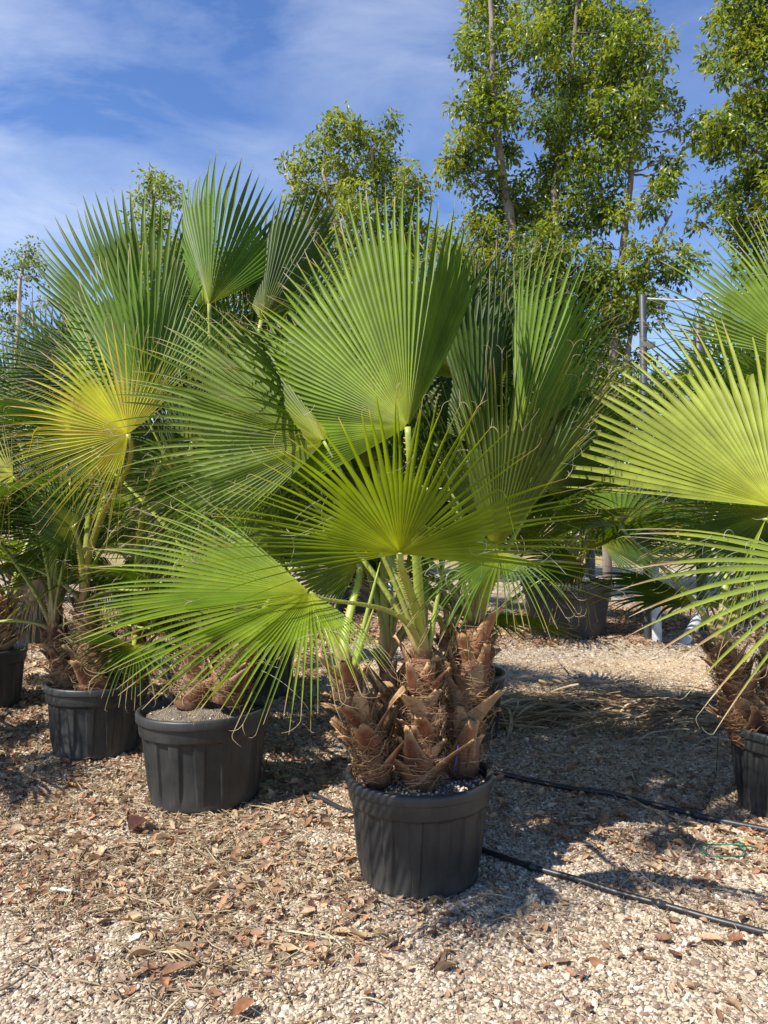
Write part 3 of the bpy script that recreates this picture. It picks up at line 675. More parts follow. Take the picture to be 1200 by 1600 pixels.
# --- pot left of it -----------------------------------------------------------------
g1 = ground(321, 1243)
pot(g1, .725, .50, 'wide black ribbed pot full of grey soil, second from the left front', rz=.05, lift=.035, tilt=(R(-1.5), R(-1)), stones_in=60)
P1 = palm_root(321, 1243, 'tall dark green fan palm with pale leaning stem in the wide soil-topped pot')
Sa = (at(300, 1092, 4.3), at(345, 955, 4.35)); Sb = (at(352, 1085, 4.18), at(382, 1010, 4.22))
stem(P1, *Sa, .095, .07, 12, 21); stem(P1, *Sb, .085, .06, 10, 23)
ca, cb = Sa[1], Sb[1]
hf(P1, ca, 327, 475, 4.4, 94, 12, .98, (-.4, -.8, .4), -66, 56, 201, foldL=-30, foldR=-45, n=42, split=.66, foldf=8, col=(.075, .145, .008), droop=.0, tipb=.08)
hf(P1, cb, 408, 500, 4.45, 66, 6, .86, (.2, -1, .1), -58, 60, 202, foldL=-40, foldR=-50, n=38, split=.66, foldf=8, col=DK, droop=.0, tipb=.1)
hf(P1, ca, 240, 585, 4.6, 124, 10, 1.30, (-.5, -.8, .3), -44, 56, 203, foldL=-20, foldR=-20, n=42, split=.72, foldf=8, col=(.08, .135, .012), droop=.0, tipb=.08)
hf(P1, ca, 228, 640, 4.2, 108, 12, 1.05, (-.4, -.8, .4), -62, 58, 204, foldL=-10, foldR=-30, n=42, split=.64, foldf=10, col=(.09, .16, .012), droop=.02)
hf(P1, ca, 175, 600, 4.9, 150, 4, .80, (-.3, -1, .3), -60, 60, 205, foldL=-20, foldR=-20, n=48, split=.5, col=DK)
hf(P1, cb, 380, 620, 4.5, 100, 6, .90, (0, -1, .2), -80, 80, 206, foldL=-20, foldR=-20, n=52, split=.5, col=MD)
hf(P1, cb, 330, 760, 4.3, 150, 0, .62, (-.1, -.9, .5), -90, 90, 207, foldL=10, foldR=-10, n=46, split=.45, col=DK, droop=.2)
hf(P1, ca, 455, 560, 4.9, 72, 10, .85, (.2, -1, .2), -70, 70, 208, foldL=-20, foldR=-25, n=48, split=.5, col=MD)
for i, (az, el, lp, rd) in enumerate([(135, 66, 1.7, .9), (80, 68, 1.5, .9), (20, 55, 1.3, .85), (160, 50, 1.4, .8), (345, 40, 1.0, .75), (100, 50, .9, .75), (60, 35, .9, .75), (0, 25, .7, .7), (130, 20, .9, .75), (30, 60, 1.1, .8)]):
    auto_frond(P1, ca if i % 2 else cb, az, el, lp, rd, 220 + i, n=44, col=DK if i % 2 else MD, t0=-105, t1=105, foldL=12, foldR=12, split=.5, droop=.2, w0=.024)
spears(P1, ca, 2, 11, .6)

# --- leftmost full pot ----------------------------------------------------------------
g2 = ground(150, 1172)
pot(g2, .65, .45, 'black ribbed pot striped with frond shadows, left of the soil-topped pot', rz=.11, tilt=(R(-3), R(1)))
P2 = palm_root(150, 1172, 'fan palm with a big yellow frond and split brown stems at the left')
Sc = (at(108, 1078, 4.98), at(84, 985, 5.0)); Sd = (at(148, 1075, 4.85), at(132, 945, 4.95)); Se = (at(203, 1068, 5.0), at(214, 1000, 5.0))
stem(P2, *Sc, .075, .05, 9, 31); stem(P2, *Sd, .09, .06, 12, 33); stem(P2, *Se, .085, .06, 10, 35)
hf(P2, Sd[1], 200, 678, 3.9, 140, 8, .72, (-.30, -.95, .50), -132, 96, 301, foldL=0, foldR=0, n=54, split=.42, col=(.22, .25, .02), yel=.58, droop=.08, side=.70, tipb=.25, label='yellowing frond', pcol=(.34, .32, .05))
hf(P2, Sc[1], 150, 690, 5.1, 146, 4, .86, (-.2, -1, .3), -72, 62, 302, foldL=-8, foldR=-20, n=54, split=.5, col=(.13, .15, .035), droop=.05)
hf(P2, Sd[1], 112, 822, 4.7, 150, -6, .44, (-.1, -1, .1), -120, 110, 303, foldL=-15, foldR=-15, n=46, split=.5, col=DK, droop=.1)
hf(P2, Sc[1], 20, 745, 4.9, 195, 0, .6, (-.2, -.9, .5), -90, 90, 304, foldL=10, foldR=10, n=46, split=.45, col=(.24, .26, .04), yel=.15, droop=.15)
for i, (az, el, lp, rd) in enumerate([(170, 55, 1.3, .8), (120, 55, 1.3, .8), (60, 55, 1.3, .8), (350, 10, .7, .65), (160, 25, 1.1, .75), (150, 50, .9, .7), (100, 35, .9, .7), (330, 20, .6, .62), (20, 40, .8, .7), (180, 5, .8, .6), (60, 20, .7, .7), (285, 12, .4, .5)]):
    auto_frond(P2, (Sc, Sd, Se)[i % 3][1], az, el, lp, rd, 320 + i, n=42, col=DK if i % 2 else MD, t0=-105, t1=105, foldL=12, foldR=12, split=.48, droop=.25, w0=.022)
hf(P2, Se[1], 262, 800, 4.9, 270, -5, .50, (0, -1, .2), -100, 100, 331, foldL=-10, foldR=-10, n=40, split=.35, col=(.07, .11, .03), droop=.3, dry=.15)
# --- right edge palm -------------------------------------------------------------------
g7 = ground(1236, 1262)
pot(g7, .645, .455, 'black pot in full shade cut off by the right edge', rz=.3)
P7 = palm_root(1236, 1262, 'fan palm with a wide pale green frond in the pot at the right edge')
Sf = (at(1170, 1140, 4.05), at(1128, 1010, 4.05)); Sg = (at(1205, 1130, 4.0), at(1216, 1000, 4.1)); Sh = (at(1275, 1130, 4.1), at(1300, 985, 4.2))
stem(P7, *Sf, .085, .06, 11, 71); stem(P7, *Sg, .085, .06, 10, 73); stem(P7, *Sh, .085, .06, 10, 75)
hf(P7, Sg[1], 1212, 792, 3.30, 140, 30, 1.20, (-.54, -.40, .78), -30, 84, 701, foldL=0, foldR=4, n=36, split=.50, col=(.23, .275, .040), yel=.05, droop=.03, side=.95, tipb=.2)
hf(P7, Sg[1], 1212, 796, 3.55, 196, 0, .66, (0, -1, .25), -70, 22, 702, foldL=14, foldR=0, n=34, split=.5, col=DK, droop=.1)
hf(P7, Sh[1], 1262, 560, 3.7, 124, 18, .90, (-.5, -.6, .5), -34, 70, 703, foldL=-20, foldR=-20, n=40, split=.5, col=(.15, .22, .03), droop=.02)
hf(P7, Sg[1], 1195, 705, 4.35, 118, 6, 1.02, (-.2, -1, .2), -62, 74, 704, foldL=-14, foldR=-25, n=50, split=.5, col=DK, droop=.02)
hf(P7, Sh[1], 1330, 890, 2.85, 186, -4, .86, (-.25, -.8, .6), -30, 24, 705, foldL=8, foldR=6, n=13, foldf=4, split=.45, col=(.21, .27, .045), droop=.10, broken=.12, side=.95, tipb=.3)
for i, (az, el, lp, rd) in enumerate([(0, 60, 1.0, .9), (330, 35, .9, .9), (60, 40, 1, .9), (120, 45, 1, .85), (100, 15, .8, .8), (20, 20, .9, .9)]):
    auto_frond(P7, (Sf, Sg, Sh)[i % 3][1], az, el, lp, rd, 720 + i, n=42, col=MD if i % 2 else DK, t0=-105, t1=105, foldL=12, foldR=12, split=.48, droop=.2)

# --- palms of the rows behind ----------------------------------------------------------
def back_palm(px, py, potD, potH, label, potlabel, seed, nf=12, Lp=.9, Rd=.75, hs=.45, stems=2, plain=False, azr=(0, 360), cols=(DK, MD), el0=8):
    g = ground(px, py); r = random.Random(seed)
    if potD: pot(g, potD, potH, potlabel, rz=r.random(), plain=plain)
    P = palm_root(px, py, label); z0 = potH - .05 if potD else 0
    tops = []
    for s in range(stems):
        a = 6.28 * s / stems + r.random(); o_ = Vector((math.cos(a), math.sin(a), 0)) * (.10 if stems > 1 else 0); p0 = g + o_ + Vector((0, 0, z0)); p1 = p0 + o_ * .6 + Vector((0, 0, hs * r.uniform(.8, 1.1)))
        stem(P, p0, p1, .09, .065, 10, seed + s, 60, detail=False); tops.append(p1)
    for i in range(nf):
        az = azr[0] + (azr[1] - azr[0]) * (i * .618 % 1.0) + r.uniform(-10, 10); el = el0 + (78 - el0) * ((i + .5) / nf) + r.uniform(-6, 6)
        auto_frond(P, tops[i % stems], az, el, Lp * r.uniform(.75, 1.15), Rd * r.uniform(.85, 1.1), seed * 31 + i, n=40, col=cols[i % 2], t0=-105, t1=105, foldL=14, foldR=14, split=.5, droop=.18, w0=.024)
    return P
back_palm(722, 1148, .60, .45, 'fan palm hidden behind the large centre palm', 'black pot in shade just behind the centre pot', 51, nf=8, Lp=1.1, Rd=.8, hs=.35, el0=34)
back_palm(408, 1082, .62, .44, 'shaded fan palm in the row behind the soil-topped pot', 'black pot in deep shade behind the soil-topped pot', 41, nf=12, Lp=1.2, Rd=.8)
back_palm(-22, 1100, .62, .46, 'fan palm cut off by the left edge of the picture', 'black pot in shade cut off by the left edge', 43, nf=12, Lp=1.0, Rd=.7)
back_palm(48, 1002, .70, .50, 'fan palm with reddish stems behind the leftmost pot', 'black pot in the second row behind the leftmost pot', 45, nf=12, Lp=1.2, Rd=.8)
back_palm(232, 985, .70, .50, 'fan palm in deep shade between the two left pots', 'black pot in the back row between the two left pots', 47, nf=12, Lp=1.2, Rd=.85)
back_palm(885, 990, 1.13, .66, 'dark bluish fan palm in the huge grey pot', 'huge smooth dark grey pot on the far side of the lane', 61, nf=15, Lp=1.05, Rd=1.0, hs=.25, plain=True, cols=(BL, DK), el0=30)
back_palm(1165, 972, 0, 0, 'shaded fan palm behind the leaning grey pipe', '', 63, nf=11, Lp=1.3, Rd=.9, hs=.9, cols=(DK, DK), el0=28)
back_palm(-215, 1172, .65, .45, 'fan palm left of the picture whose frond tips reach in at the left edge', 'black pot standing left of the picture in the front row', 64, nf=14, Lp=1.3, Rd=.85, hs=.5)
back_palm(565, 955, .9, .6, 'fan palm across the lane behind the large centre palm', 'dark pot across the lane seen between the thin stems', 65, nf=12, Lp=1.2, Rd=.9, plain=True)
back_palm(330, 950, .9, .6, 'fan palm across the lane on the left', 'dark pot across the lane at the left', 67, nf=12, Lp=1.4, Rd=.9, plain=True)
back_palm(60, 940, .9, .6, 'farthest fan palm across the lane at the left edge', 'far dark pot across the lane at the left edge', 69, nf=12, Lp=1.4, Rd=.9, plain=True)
# fronds of the palm behind that hang over the huge pot

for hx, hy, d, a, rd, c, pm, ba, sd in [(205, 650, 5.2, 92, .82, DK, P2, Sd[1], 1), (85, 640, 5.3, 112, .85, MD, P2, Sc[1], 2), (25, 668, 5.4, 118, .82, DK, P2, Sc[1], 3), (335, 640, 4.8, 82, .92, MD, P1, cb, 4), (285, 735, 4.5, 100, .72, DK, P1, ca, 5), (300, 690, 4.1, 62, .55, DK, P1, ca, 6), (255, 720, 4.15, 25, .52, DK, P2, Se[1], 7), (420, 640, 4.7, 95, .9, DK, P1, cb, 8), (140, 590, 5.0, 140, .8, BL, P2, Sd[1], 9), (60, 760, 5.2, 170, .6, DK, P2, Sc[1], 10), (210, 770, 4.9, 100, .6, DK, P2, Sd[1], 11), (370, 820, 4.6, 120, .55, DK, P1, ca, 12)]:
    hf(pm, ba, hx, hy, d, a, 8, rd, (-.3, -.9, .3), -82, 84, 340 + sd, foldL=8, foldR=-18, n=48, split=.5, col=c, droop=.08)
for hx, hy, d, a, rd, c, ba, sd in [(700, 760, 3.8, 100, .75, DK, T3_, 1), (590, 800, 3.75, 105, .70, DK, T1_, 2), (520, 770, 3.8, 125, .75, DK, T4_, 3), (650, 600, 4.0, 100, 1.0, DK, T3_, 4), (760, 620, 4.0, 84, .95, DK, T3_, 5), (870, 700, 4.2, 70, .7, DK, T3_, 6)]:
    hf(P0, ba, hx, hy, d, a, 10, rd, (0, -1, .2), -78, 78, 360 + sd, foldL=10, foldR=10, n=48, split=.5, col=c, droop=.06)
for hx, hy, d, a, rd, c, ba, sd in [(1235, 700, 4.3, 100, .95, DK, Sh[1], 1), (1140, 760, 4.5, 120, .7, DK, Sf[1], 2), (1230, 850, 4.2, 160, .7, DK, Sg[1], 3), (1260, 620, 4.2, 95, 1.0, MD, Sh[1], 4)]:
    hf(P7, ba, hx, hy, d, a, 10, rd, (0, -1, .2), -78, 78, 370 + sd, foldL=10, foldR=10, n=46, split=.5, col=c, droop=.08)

P6 = [o for o in bpy.data.objects if o.get('label') == 'dark bluish fan palm in the huge grey pot'][0]
c6 = P6.location + Vector((0, 0, .9))
for hx, hy, d, a, rd, sd in [(915, 800, 9.0, 95, 1.15, 1), (960, 830, 8.8, 60, 1.1, 2), (880, 770, 9.2, 120, 1.1, 3), (1000, 800, 9.0, 30, 1.1, 4), (940, 850, 8.6, 10, 1.0, 5),  (1080, 790, 9.5, 70, 1.2, 9)]:
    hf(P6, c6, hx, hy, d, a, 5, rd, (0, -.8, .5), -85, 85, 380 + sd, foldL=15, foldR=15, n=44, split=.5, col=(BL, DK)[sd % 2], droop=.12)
hf(P0, T3_, 905, 878, 4.3, 196, -5, .46, (0, -.7, .7), -80, 70, 395, foldL=25, foldR=0, n=40, split=.42, col=DK, droop=.3)

for pm, ba, hx, hy, d, rd, sd in [(P2, Sc[1], 62, 905, 5.1, .42, 1), (P2, Sd[1], 165, 900, 5.2, .45, 2), (P2, Se[1], 235, 880, 5.2, .5, 3), (P1, ca, 300, 880, 4.7, .5, 4), (P1, cb, 395, 900, 4.6, .42, 5), (P2, Se[1], 275, 790, 5.0, .45, 6)]:
    hf(pm, ba, hx, hy, d, 262 + sd * 4, -5, rd, (.2, -1, .1), -75, 75, 400 + sd, foldL=-30, foldR=-30, n=34, split=.30, col=(.20, .15, .07), droop=.3, dry=.75, pcol=(.28, .2, .1), label='dead brown frond hanging down')

hf(P7, Sg[1], 1196, 812, 3.0, 246, -6, .52, (-.3, -1, .2), -5, 5, 706, foldL=0, foldR=0, n=3, foldf=6, split=.42, col=(.20, .26, .035), droop=.15, tipb=.35)
hf(P7, Sg[1], 1230, 905, 3.0, 262, -6, .42, (-.3, -1, .2), -6, 6, 707, foldL=0, foldR=0, n=3, foldf=6, split=.42, col=(.20, .26, .035), droop=.15, tipb=.35)


def shoot_leaves(b, cen, rad, n, cols, rs, lsz=.095, sq=.8):
    """leafy shoot: n folded leaf blades spread round a centre, mostly hanging"""
    d = rs.normal(0, 1, (n, 3)); d /= np.linalg.norm(d, axis=1)[:, None]; rr = rad * rs.random(n) ** .45
    C = cen + d * rr[:, None] * np.array((1, 1, sq))
    ax = d * .9 + rs.normal(0, .55, (n, 3)); ax[:, 2] -= .45; ax /= np.linalg.norm(ax, axis=1)[:, None]
    up = np.array((0, 0, 1.0)) + rs.normal(0, .65, (n, 3)); sd = np.cross(ax, up); sd /= np.linalg.norm(sd, axis=1)[:, None] + 1e-9; nr = np.cross(sd, ax)
    ln = lsz * rs.uniform(.65, 1.2, n); w = ln * rs.uniform(.19, .27, n)
    p0 = C; p1 = C + ax * (ln * .5)[:, None]; p2 = C + ax * ln[:, None] - nr * (ln * .12)[:, None]
    a = C + ax * (ln * .45)[:, None] + sd * w[:, None] + nr * (w * .4)[:, None]; c = C + ax * (ln * .45)[:, None] - sd * w[:, None] + nr * (w * .4)[:, None]
    V = np.stack([p0, a, p2, p1, c], 1).reshape(-1, 3); i = np.arange(n) * 5
    T = np.vstack([np.stack([i, i + 3, i + 1], 1), np.stack([i + 1, i + 3, i + 2], 1), np.stack([i, i + 4, i + 3], 1), np.stack([i + 4, i + 2, i + 3], 1)])
    cc = cols[rs.integers(0, len(cols))] * rs.uniform(.88, 1.12, (n, 1)) * .75 + cols[rs.integers(0, len(cols), n)] * .25; b.add(V, None, T, np.repeat(cc, 5, 0))
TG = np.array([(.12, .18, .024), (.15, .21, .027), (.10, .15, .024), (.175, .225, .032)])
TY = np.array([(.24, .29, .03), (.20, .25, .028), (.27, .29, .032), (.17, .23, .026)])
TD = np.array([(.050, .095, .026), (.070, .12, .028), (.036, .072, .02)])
def crown(blobs, d0, seed, dens=1.0, lsz=.095, ypr=.35, cols=(TG, TY, TD), depth=1.0):
    rs = np.random.default_rng(seed); b = MB(); cens = []
    for bl in blobs:
        px, py, r = bl[:3]; dz = bl[3] if len(bl) > 3 else rs.uniform(-.6, .6) * depth
        c = np.array(at(px, py, d0 + dz)); rm = r * d0 / FPX * .92
        cens.append((c, rm)); base = rs.random()
        k = max(3, int(22 * dens * (rm / .35) ** 2.1))
        for _ in range(k):
            v = unit(rs.normal(0, 1, 3)); q = c + v * rm * rs.random() ** .38 * np.array((1, 1.1, 1)); f = rs.random() * .7 + .15 + .4 * v[2] - .15 * v[0]  # lighter palette leans to top and left: sunlit tops put into leaf colour
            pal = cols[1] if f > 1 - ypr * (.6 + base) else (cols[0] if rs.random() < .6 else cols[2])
            pal = pal * rs.uniform(.85, 1.15)
            shoot_leaves(b, q, rs.uniform(.10, .20) * (lsz / .095), int(rs.integers(16, 30)), pal, rs, lsz)
    return b, cens
def tree(label, base_px, trunks, blobs, d0, seed, name='leafy_tree', dens=1.0, lsz=.11, ypr=.35, r0=.13, bark=(.20, .165, .135), depth=1.0, group='leafy trees growing behind the palms', limb=True, leaves='crown', cols=None):
    rs = random.Random(seed)
    g = at(base_px[0], base_px[1], d0); g.z = 0.0
    root = empty(name, g, label, 'tree', group)
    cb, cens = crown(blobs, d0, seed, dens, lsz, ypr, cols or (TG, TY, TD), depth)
    tb = MB(); allp = []
    for tr in trunks:
        pts = [Vector(g) - Vector((0, 0, .1))] + [at(x, y, d0 + (tr[2][i] if len(tr) > 2 else 0)) for i, (x, y) in enumerate(tr[0])]
        # smooth
        fine = []
        for i in range(len(pts) - 1):
            for k in range(6):
                t = k / 6; p_ = pts[max(0, i - 1)]; q_ = pts[min(len(pts) - 1, i + 2)]
                fine.append(pts[i] * (1 - t) + pts[i + 1] * t + (pts[i + 1] - p_ - (q_ - pts[i])) * (t * (1 - t) * .12) + Vector((rs.uniform(-.012, .012), rs.uniform(-.012, .012), 0)))
        fine.append(pts[-1]); n = len(fine); rr = [tr[1] * (1 - .80 * i / (n - 1)) + .006 for i in range(n)]
        c = np.array([np.array(bark) * rs.uniform(.8, 1.2) for _ in range(n)])
        tb.tube(fine, rr, 9, c); allp += list(zip(fine[6:], rr[6:]))
    lb = tb
    if limb:
        for c, rm in cens:
            c = Vector(c); best = min(allp, key=lambda p: (p[0] - c).length + (0 if p[0].z < c.z - .1 else .8)); p, r1 = best; dist = (c - p).length
            rL = min(r1 * .55, .008 + dist * .014); mid = p.lerp(c, .5) + Vector((rs.uniform(-.1, .1), rs.uniform(-.1, .1), -.08 * dist))
            pts = []
            for k in range(9):
                t = k / 8; pts.append(p * (1 - t) ** 2 + mid * 2 * t * (1 - t) + c * t * t + Vector((rs.uniform(-.02, .02), rs.uniform(-.02, .02), rs.uniform(-.02, .02))) * (t > 0))
            lb.tube(pts, [rL * (1 - .65 * k / 8) for k in range(9)], 6, np.array(bark) * .9)
            for _ in range(int(3 + rm * 8)):
                q = pts[rs.randint(4, 8)]; v = Vector((rs.gauss(0, 1), rs.gauss(0, 1), rs.gauss(.1, .8))).normalized(); e = c + v * rm * rs.uniform(.5, .95)
                m2 = q.lerp(e, .5) + Vector((0, 0, .06)); lb.tube([q, q.lerp(m2, .6), m2, m2.lerp(e, .5), e], [.008, .007, .006, .004, .002], 4, np.array(bark) * .7, cap=False)
    tb.build('trunk', M_bark, root, origin=tuple(g))
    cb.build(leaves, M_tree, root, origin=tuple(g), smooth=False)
    return root
B1 = [(770,15,52),(745,62,35),(790,72,48),(733,100,26),(768,150,45),(726,170,24),(762,190,42),(800,178,34),(802,232,28),(742,222,35),(708,268,28),(722,250,32),(690,250,14),(775,296,42),(735,290,18),
      (840,60,46),(862,15,60),(905,25,60),(945,55,52),(872,112,52),(922,130,58),(965,115,46),(985,40,30),(1008,15,14),(862,190,40),(902,200,55),(948,185,45),(880,255,50),(925,270,52),(842,300,46),(800,345,46),(860,345,58),(912,340,50),(766,362,32),
      (840,402,60),(892,420,52),(800,422,52),(760,405,34),(905,480,48),(870,530,52),(925,560,42),(860,600,55),(900,650,60),(830,650,50),(790,560,50),(800,490,50),(960,600,35),(880,720,60),(800,720,60),(950,700,40),(745,350,34),(735,440,34),(840,450,55),(760,480,45),(940,450,40),(965,640,50),(1010,640,45),(940,520,45)]
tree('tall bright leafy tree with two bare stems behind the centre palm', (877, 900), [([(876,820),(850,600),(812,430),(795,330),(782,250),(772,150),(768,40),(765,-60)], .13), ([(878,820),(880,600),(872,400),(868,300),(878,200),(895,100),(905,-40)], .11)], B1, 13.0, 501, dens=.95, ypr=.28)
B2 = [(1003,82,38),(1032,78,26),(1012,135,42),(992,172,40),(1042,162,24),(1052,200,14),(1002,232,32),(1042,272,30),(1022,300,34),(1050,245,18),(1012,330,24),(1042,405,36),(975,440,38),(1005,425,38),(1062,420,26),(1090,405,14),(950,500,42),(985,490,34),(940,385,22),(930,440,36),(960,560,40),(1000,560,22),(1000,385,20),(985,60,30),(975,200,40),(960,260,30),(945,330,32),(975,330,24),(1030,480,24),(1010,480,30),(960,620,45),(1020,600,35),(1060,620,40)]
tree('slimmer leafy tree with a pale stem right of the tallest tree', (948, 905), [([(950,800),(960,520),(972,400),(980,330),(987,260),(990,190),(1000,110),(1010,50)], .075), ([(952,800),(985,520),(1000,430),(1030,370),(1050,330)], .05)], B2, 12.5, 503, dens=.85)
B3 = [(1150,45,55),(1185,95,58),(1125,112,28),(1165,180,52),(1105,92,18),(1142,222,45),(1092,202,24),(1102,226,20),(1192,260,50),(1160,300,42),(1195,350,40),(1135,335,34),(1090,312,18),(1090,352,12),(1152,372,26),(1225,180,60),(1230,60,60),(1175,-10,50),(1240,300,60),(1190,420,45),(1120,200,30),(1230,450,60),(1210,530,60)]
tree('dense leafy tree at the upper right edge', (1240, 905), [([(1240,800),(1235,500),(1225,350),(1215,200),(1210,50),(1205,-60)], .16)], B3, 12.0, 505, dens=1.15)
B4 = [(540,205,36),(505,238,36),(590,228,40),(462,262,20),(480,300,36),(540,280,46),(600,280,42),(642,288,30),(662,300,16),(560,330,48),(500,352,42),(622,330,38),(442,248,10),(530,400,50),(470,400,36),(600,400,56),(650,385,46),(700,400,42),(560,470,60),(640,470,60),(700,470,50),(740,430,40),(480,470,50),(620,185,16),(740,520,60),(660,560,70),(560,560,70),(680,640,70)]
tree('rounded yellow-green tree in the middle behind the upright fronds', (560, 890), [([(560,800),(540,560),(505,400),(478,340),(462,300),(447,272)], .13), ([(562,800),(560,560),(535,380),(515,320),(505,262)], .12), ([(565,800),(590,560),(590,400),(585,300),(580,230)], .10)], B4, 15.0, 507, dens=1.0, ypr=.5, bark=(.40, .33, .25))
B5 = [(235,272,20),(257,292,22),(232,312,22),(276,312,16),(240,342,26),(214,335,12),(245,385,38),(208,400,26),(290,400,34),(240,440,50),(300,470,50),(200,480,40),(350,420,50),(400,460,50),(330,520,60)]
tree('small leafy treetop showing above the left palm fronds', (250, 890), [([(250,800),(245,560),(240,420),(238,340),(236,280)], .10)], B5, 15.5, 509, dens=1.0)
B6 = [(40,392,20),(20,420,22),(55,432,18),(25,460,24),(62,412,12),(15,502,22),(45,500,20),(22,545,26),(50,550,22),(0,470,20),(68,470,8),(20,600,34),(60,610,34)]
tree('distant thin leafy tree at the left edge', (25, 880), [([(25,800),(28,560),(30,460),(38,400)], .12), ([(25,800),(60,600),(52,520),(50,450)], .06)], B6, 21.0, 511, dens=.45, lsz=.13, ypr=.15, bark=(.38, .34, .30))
# thin pale trunks seen far behind the huge pot
for i, (px, r_, lab) in enumerate([(897, .085, 'thin pale trunk just right of the thick tree trunk'), (905, .05, 'thinnest pale trunk in the far row behind the huge pot'), (1118, .09, 'pale far trunk seen behind the fronds at the right')]):
    tree(lab, (px, 870), [([(px, 800), (px + 4, 700), (px - 6, 560), (px, 480)], r_)], [(px, 640, 34), (px + 20, 600, 30), (px - 20, 570, 34), (px, 520, 30)], 19 + i * .7, 520 + i, lsz=.13, dens=.5, bark=(.5, .45, .38), group='thin trees far behind')
# shrubs closing the view at the back
BG_LABELS = ['dark shrub at the far left behind the palms', 'dark shrub behind the left palms', 'dark shrub behind the yellow frond', 'dark shrub behind the centre left palms', 'dark shrub behind the large centre palm', 'dark shrub right of the centre palm', 'dark shrub behind the huge grey pot', 'dark shrub behind the tall pole', 'dark shrub behind the right fronds', 'dark shrub at the far right']
for i, lab in enumerate(BG_LABELS):
    px = -120 + i * 160; d = 24 + (i % 3) * 1.2; g = at(px, 870, d); g.z = 0; rr = random.Random(900 + i)
    bl = [(px + rr.uniform(-85, 85), rr.uniform(650, 835), rr.uniform(34, 60), rr.uniform(-1, 1)) for _ in range(13)]
    root = empty('shrub', g, lab, 'shrub', 'dark shrubs closing the view')
    cb, _ = crown(bl, d, 900 + i, dens=.28, lsz=.17, ypr=.1, cols=(TG, TG, TD)); cb.build('foliage', M_tree, root, origin=tuple(g), smooth=False)
    tb = MB(); 
    for k in range(4): tb.tube([g + Vector((0, 0, -.1)), g + Vector((rr.uniform(-.3, .3), 0, 1)), g + Vector((rr.uniform(-1, 1), rr.uniform(-.4, .4), 2.4))], [.07, .05, .02], 7, (.2, .16, .12))
    tb.build('stem', M_bark, root, origin=tuple(g))


# ---- pipes, poles, wires
def pipe(px, py0, py1, d, r, name, label, cat, dx=0, col=(.42, .44, .45), hollow=True, ground_base=None, tag_group=None):
    g = ground(*ground_base) if ground_base else at(px, py0, d)
    d_ = g.y; top = at(px + dx, py1, d_); ax = (top - g).normalized(); a = ax.orthogonal().normalized(); b_ = ax.cross(a); b = MB(); k = 20; V = []
    prof = [(r, 0, -.15), (r, 1, 0)] + ([(r * .86, 1, 0), (r * .86, 1, -.12)] if hollow else [(r * .8, 1, .012), (0.001, 1, .014)])
    for rr, t, off in prof:
        c = g.lerp(top, t) + ax * off
        for j in range(k):
            an = 6.2832 * j / k; V.append(tuple(c + (a * math.cos(an) + b_ * math.sin(an)) * rr))
    Q = [(i * k + j, i * k + (j + 1) % k, (i + 1) * k + (j + 1) % k, (i + 1) * k + j) for i in range(len(prof) - 1) for j in range(k)]
    b.add(V, Q, None, col); o = b.build(name, M_metal, origin=tuple(g)); tag(o, label, cat, tag_group); return o, top
pipe(1022, 0, 885, 0, .055, 'pipe_post', 'upright pale grey pipe right of the huge pot', 'pipe', ground_base=(1027, 1004), col=(.45, .47, .49))
pipe(1102, 0, 948, 0, .06, 'pipe_post', 'pale grey pipe leaning to the right', 'pipe', ground_base=(1068, 1006), col=(.45, .47, .49))
pipe(609, 0, 902, 0, .05, 'pipe_post', 'far grey pipe seen between the thin stems of the centre palm', 'pipe', ground_base=(611, 945), col=(.40, .43, .46))
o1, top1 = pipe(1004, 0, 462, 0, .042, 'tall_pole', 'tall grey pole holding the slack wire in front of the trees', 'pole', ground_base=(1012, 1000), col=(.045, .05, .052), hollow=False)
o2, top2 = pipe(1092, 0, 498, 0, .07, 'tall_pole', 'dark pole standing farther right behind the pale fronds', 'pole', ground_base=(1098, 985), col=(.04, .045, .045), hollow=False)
b = MB(); e = at(1230, 440, 9.0); s_ = top1 + Vector((.0, 0, -.03))
b.tube([s_.lerp(e, t / 12) - Vector((0, 0, .10 * math.sin(math.pi * t / 12))) for t in range(13)], .011, 6, (.55, .56, .57)); tag(b.build('wire', M_metal, origin=tuple(s_)), 'thick pale wire running right from the tall grey pole', 'wire')
b = MB(); s_ = at(1006, 548, top1.y); e = at(1093, 520, top2.y)
b.tube([s_.lerp(e, t / 8) for t in range(9)], .006, 6, (.16, .17, .18)); tag(b.build('wire', M_metal, origin=tuple(s_)), 'thin dark wire between the two poles below the thick one', 'wire')
b = MB(); c = at(1008, 540, top1.y - .04); b.box((c.x - .09, c.y - .09, c.z - .03), (c.x + .09, c.y - .066, c.z + .03), (.16, .17, .18)); bo = b.build('bracket', M_metal, o1, origin=tuple(c), smooth=False)
pipe(920, 0, 800, 0, .07, 'dark_post', 'dark post behind the huge grey pot', 'post', ground_base=(925, 965), col=(.07, .075, .08), hollow=False)
